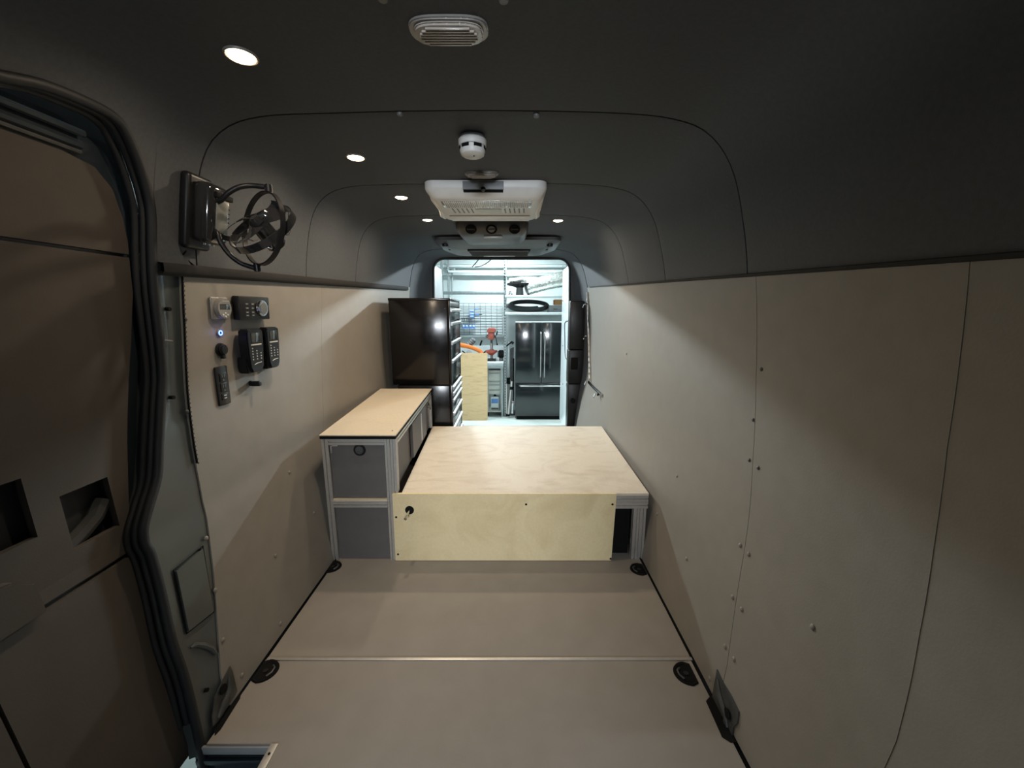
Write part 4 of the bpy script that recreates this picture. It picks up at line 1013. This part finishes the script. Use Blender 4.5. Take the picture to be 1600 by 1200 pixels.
# wire grid on the wall
gx0, gx1 = atY(716, 500, 8.33).x, atY(785, 500, 8.33).x; gz0, gz1 = atY(750, 523, 8.33).z, atY(750, 474, 8.33).z
t = thing('wire_grid', 'dark wire grid panel on the white wall above the workbench', 'grid panel', ((gx0+gx1)/2, 8.33, gz0))
for i in range(9): x = gx0+(gx1-gx0)*i/8; MB().cyl((x, 8.33, gz0), (x, 8.33, gz1), .0045, seg=6).build('wire', 'wire', t)
for i in range(13): z = gz0+(gz1-gz0)*i/12; MB().cyl((gx0, 8.322, z), (gx1, 8.322, z), .0045, seg=6).build('wire', 'wire', t)
MB().box(gx0-.3, X_M, 8.30, 8.395, atY(750, 527, 8.3).z, atY(750, 524.5, 8.3).z, .003).build('trunking', 'gsteel', t)
def hung(name, u0, v0, u1, v1, mat, lab, cat, grp=None, dep=.07):
    a, b = atY(u0, v1, 8.26), atY(u1, v0, 8.26); t = thing(name, lab, cat, ((a.x+b.x)/2, 8.27, a.z), grp)
    MB().box(a.x, b.x, 8.25, 8.25+dep, a.z, b.z, .006).build('bin_body', mat, t)
    MB().box(a.x+.008, b.x-.008, 8.243, 8.249, a.z+(b.z-a.z)*.55, b.z-.008, .001).build('label_slot', 'vpaint', t)
for k, v in enumerate((484.5, 489, 493)): hung('parts_bin', 734, v, 740.5, v+3.4, 'blue', ('top', 'middle', 'lowest')[k]+' of three stacked blue bins on the wire grid', 'bin', 'stacked blue bins on the grid')
for k, u in enumerate((722.5, 727.8, 733.2, 738.4)): hung('small_bin', u, 507.5, u+3.8, 513.5, 'blue', ('leftmost', 'second', 'third', 'rightmost')[k]+' of four small blue bins in a row low on the wire grid', 'bin', 'row of small blue bins')
a, b = atY(720, 497.5, 8.26), atY(741, 496.5, 8.26); t = thing('tool_holder', 'thin dark tool holder under the stacked blue bins', 'tool holder', (a.x, 8.28, a.z))
MB().box(a.x, b.x, 8.25, 8.315, a.z, b.z, .003).build('bar', 'dgrey', t)
for k in range(5): x = a.x+.03+.045*k; MB().cyl((x, 8.26, a.z), (x, 8.26, a.z-.05), .007, seg=8).build('peg', 'steel', t)
for k, (u, v) in enumerate(((747, 482.5), (748, 491.5))):
    a = atY(u, v, 8.28); t = thing('hand_tool', ('upper', 'lower')[k]+' dark blue-handled tool hung flat on the wire grid', 'tool', a, 'tools hung on the grid')
    MB().box(a.x-.07, a.x+.01, 8.27, 8.30, a.z-.012, a.z+.012, .005).build('handle', 'blue', t); MB().box(a.x+.01, a.x+.07, 8.275, 8.295, a.z-.008, a.z+.008, .003).build('jaw', 'dgrey', t)

# drill press
c = atY(768, 562, 7.62); dx, dy = c.x, 7.62
t = thing('drill_press', 'red bench drill press standing on the workbench', 'drill press', (dx, dy, bz))
MB().box(dx-.085, dx+.085, dy-.14, dy+.12, bz, bz+.03, .008).build('base', 'black', t)
Zp = lambda v: atY(768, v, 7.62).z
MB().cyl((dx, dy+.06, bz+.03), (dx, dy+.06, Zp(530)), .026, seg=18).build('column', 'alu', t)
tbm = MB(); lathe(tbm, Vector((dx, dy-.02, Zp(549))), [(.02, -.075), (.05, -.06), (.105, -.015), (.115, 0), (.115, .02), (.02, .02)]); tbm.build('table', 'redp', t)
MB().cyl((dx, dy+.06, Zp(549)-.05), (dx, dy+.06, Zp(549)+.03), .045, seg=16, bev=.004).build('table_clamp', 'redp', t)
hd = MB().box(dx-.055, dx+.055, dy-.10, dy+.14, Zp(530), Zp(519), .015, 3).build('head', 'redp', t)
MB().prism([(dx-.075, Zp(518.8)), (dx+.085, Zp(518.8)), (dx+.085, Zp(515.5)), (dx+.05, Zp(512.8)), (dx-.055, Zp(512.8)), (dx-.075, Zp(515.5))], 'y', dy-.12, dy+.22, .008).build('belt_cover', 'redp', t)
MB().cyl((dx, dy-.06, Zp(531)), (dx, dy-.06, Zp(536)), .018, .010, 14).build('chuck', 'steel', t)
hb = MB().cyl((dx+.055, dy-.02, Zp(526)), (dx+.09, dy-.02, Zp(526)), .022, seg=14).build('feed_hub', 'steel', t)
for a in (.6, 2.7, 4.8):
    e = Vector((.18, math.cos(a), math.sin(a))).normalized(); p = Vector((dx+.085, dy-.02, Zp(526))); MB().tube([p, p+e*.14], .006, 8).build('feed_lever', 'blackm', hb); MB().ball(p+e*.15, .016, seg=10).build('lever_knob', 'blackm', hb)
MB().cyl((dx-.06, dy+.02, Zp(527)), (dx-.095, dy+.02, Zp(524)), .035, seg=16, bev=.004).build('motor', 'mgrey', t)
c = atY(783, 556, 7.55); t = thing('bench_grinder', 'dark bench tool beside the drill press, next to the rack post', 'bench tool', (c.x, 7.58, bz))
MB().box(c.x-.04, c.x+.04, 7.52, 7.64, bz, bz+.05, .006).build('base', 'dgrey', t); MB().cyl((c.x-.05, 7.58, bz+.13), (c.x+.05, 7.58, bz+.13), .075, seg=24, bev=.01).build('motor_body', 'blackm', t); MB().cyl((c.x-.052, 7.58, bz+.13), (c.x-.07, 7.58, bz+.13), .06, seg=20).build('wheel', 'mgrey', t)
# orange saw behind the plywood
Y_ = 7.62; t = thing('band_saw', 'orange portable metal saw on the bench behind the plywood sheet', 'saw', (atY(738, 565, Y_).x, Y_, bz))
a = catmull([atY(u, v, Y_) for u, v in ((719, 539), (727, 540.5), (737, 543), (746, 546.5), (752, 551), (755, 558))], 6)
MB().tube(a, [.045]*6+[.04]*(len(a)-12)+[.05]*6, 12, flat=(1, .55)).build('saw_arm', 'orange', t)
MB().box(atY(720, 565, Y_).x, atY(757, 565, Y_).x, Y_-.12, Y_+.12, bz, bz+.045, .008).build('saw_bed', 'mgrey', t)
m = MB().cyl(atY(731, 541, Y_+.08), atY(741, 530, Y_+.08), .055, .055, 20, .008); mo = m.build('motor', 'greyp', t)
for k in range(4): q = atY(732.5+2.2*k, 539.5-2.4*k, Y_+.08); d_ = (atY(741, 530, Y_)-atY(731, 541, Y_)).normalized(); MB().cyl(q, q+d_*.008, .058, seg=20).build('cooling_fin', 'blackm', mo)
MB().cyl(atY(750, 540, Y_+.05), atY(753, 532, Y_+.05), .016, seg=12, bev=.003).build('grip', 'blackm', t)
MB().cyl(atY(733, 552, Y_-.03), atY(733, 552, Y_+.03), .06, seg=24, bev=.006).build('blade_wheel', 'alu', t)
MB().tube([atY(722, 548, Y_-.02), atY(733, 557, Y_-.02), atY(746, 556, Y_-.02)], .012, 8).build('hose', 'blackm', t)
c = atY(757.3, 552, 7.42); t = thing('clamp', 'small black clamp between the orange saw and the drill press', 'clamp', (c.x, 7.42, bz))
MB().tube([(c.x-.03, 7.42, bz+.02), (c.x-.025, 7.42, bz+.16), (c.x+.005, 7.42, bz+.20), (c.x+.01, 7.42, bz+.10)], .012, 8).build('jaw', 'blackm', t); MB().box(c.x-.05, c.x+.02, 7.40, 7.45, bz, bz+.03, .004).build('base', 'blackm', t)

# plywood sheet leaning on the bench
xa, xb = atY(716, 600, 7.12).x, atY(761.3, 600, 7.12).x; zt_ = atY(740, 552, 7.22).z
t = tag(MB().hexa([(xa, 7.10, Gz), (xb-.02, 7.10, Gz), (xb, 7.105, Gz+.04), (xb, 7.24, zt_), (xa, 7.24, zt_)], [(xa, 7.118, Gz), (xb-.02, 7.118, Gz), (xb, 7.123, Gz+.04), (xb, 7.258, zt_), (xa, 7.258, zt_)]).build('plywood_sheet', 'ply', None, 20), 'tall tan plywood sheet leaning against the workbench', 'plywood sheet')
# rolling cart with drawers and a can
ux0, ux1 = atY(761, 600, 7.45).x, atY(784, 600, 7.45).x; zc0 = lambda v: atY(772, v, 7.45).z
t = thing('rolling_cart', 'pale steel rolling cart with wide drawers under the workbench', 'cart', ((ux0+ux1)/2, 7.6, Gz))
for x in (ux0+.012, ux1-.012):
    for y in (7.45, 7.93): MB().box(x-.012, x+.012, y, y+.02, zc0(644), zc0(574), .003).build('leg', 'beige', t)
for y in (7.46, 7.93):
    for x in (ux0+.02, ux1-.02): MB().cyl((x-.012, y, Gz+.035), (x+.012, y, Gz+.035), .034, seg=16, bev=.004).build('caster', 'blackm', t)
MB().box(ux0, ux1, 7.44, 7.95, zc0(644), zc0(641.5), .003).build('bottom_shelf', 'beige', t)
MB().box(ux0+.025, ux1-.025, 7.47, 7.93, zc0(616), zc0(579), .003).build('drawer_case', 'beige', t)
for v0, v1 in ((583, 595), (596, 600), (601.5, 608.5), (609.5, 614)):
    dw = MB().box(ux0+.03, ux1-.03, 7.452, 7.468, zc0(v1), zc0(v0), .004).build('drawer', 'beige', t); MB().box(ux0+.05, ux1-.05, 7.438, 7.452, zc0(v0)-.016, zc0(v0)-.004, .002).build('drawer_lip', 'gsteel', dw)
MB().box(ux0+.02, ux1-.02, 7.46, 7.9, zc0(577), zc0(574.5), .01).build('tray_top', 'blackm', t)
ca, cb = atY(767, 640, 7.5).x, atY(779.5, 640, 7.5).x; zq = zc0(641.5)
t = thing('fluid_can', 'white and blue square can on the bottom shelf of the cart', 'can', ((ca+cb)/2, 7.55, zq))
MB().box(ca, cb, 7.5, 7.64, zq, zc0(621), .010, 3).build('can_body', 'gsteelw', t); MB().box(ca+.012, cb-.012, 7.497, 7.501, zc0(631), zc0(624), .001).build('label', 'blue', t); MB().cyl(((ca+cb)/2, 7.57, zc0(621)), ((ca+cb)/2, 7.57, zc0(621)+.03), .022, seg=14, bev=.003).build('cap', 'blackm', t)
MB().box(ca+.01, cb-.01, 7.497, 7.501, zq+.012, zq+.045, .001).build('label_band', 'dgrey', t)
# long poles and tools between the rack post and the fridge
def pole(name, lab, pa, pb, r_, mat, head=None, hm='blackm'):
    t = thing(name, lab, 'pole', pb, 'poles beside the fridge'); MB().cyl(pa, pb, r_, seg=10).build('shaft', mat, t)
    if head: head(t)
    return t
f1 = lambda v, u, y: atY(u, v, y)
t = pole('mop_handle', 'white pole with a black hooked top, leaning left of the fridge', atY(795.5, 534, 7.5), atY(792, 645, 7.5), .014, 'vpaint')
MB().tube([atY(791, 541, 7.5), atY(796, 537, 7.49), atY(800, 534, 7.48), atY(802, 535, 7.44), atY(800.5, 538, 7.44)], .014, 8).build('hook', 'blackm', t)
MB().box(atY(790, 594, 7.5).x, atY(797, 594, 7.5).x, 7.47, 7.53, atY(795, 600, 7.5).z, atY(795, 590, 7.5).z, .01).build('clamp_block', 'blackm', t)
t = pole('tripod_leg', 'thick pale tube standing lower left between rack post and fridge', atY(791.5, 600, 7.42), atY(791.8, 646, 7.42), .024, 'aluw'); MB().cyl(atY(791.8, 646, 7.42), atY(791.8, 650, 7.42), .028, seg=12).build('foot', 'blackm', t)
t = pole('folded_stand', 'silver folded stand tube slanting in front of the others, left of the fridge', atY(800, 596, 7.38), atY(794.5, 647, 7.30), .022, 'aluw'); MB().cyl(atY(799.2, 604, 7.37), atY(798.6, 609, 7.365), .03, seg=14, bev=.003).build('collar', 'blackm', t); MB().cyl(atY(794.5, 647, 7.30), atY(794.2, 650, 7.30), .027, seg=12).build('foot', 'blackm', t)
t = pole('broom_handle', 'dark slim pole standing right against the fridge', atY(802.5, 560, 7.55), atY(802, 648, 7.5), .012, 'blackm'); MB().box(atY(798, 645, 7.5).x, atY(804.5, 645, 7.5).x, 7.45, 7.52, atY(800, 650, 7.5).z, atY(800, 641, 7.5).z, .006).build('broom_head', 'dgrey', t)
t = pole('rolled_tube', 'short white tube with a red band leaning at the foot of the fridge', atY(801.5, 627, 7.35), atY(800.5, 646, 7.33), .020, 'vpaint'); MB().cyl(atY(801.4, 628, 7.35), atY(801.2, 632, 7.35), .022, seg=12).build('band', 'redp', t)
o = MB().hexa([atY(797, 545, 7.9), atY(803, 542, 7.9), atY(802, 600, 7.9), atY(797, 592, 7.9)], [atY(797, 545, 7.93), atY(803, 542, 7.93), atY(802, 600, 7.93), atY(797, 592, 7.93)]).build('steel_sheet', 'steel'); tag(o, 'blue-grey metal sheet behind the poles left of the fridge', 'metal sheet')
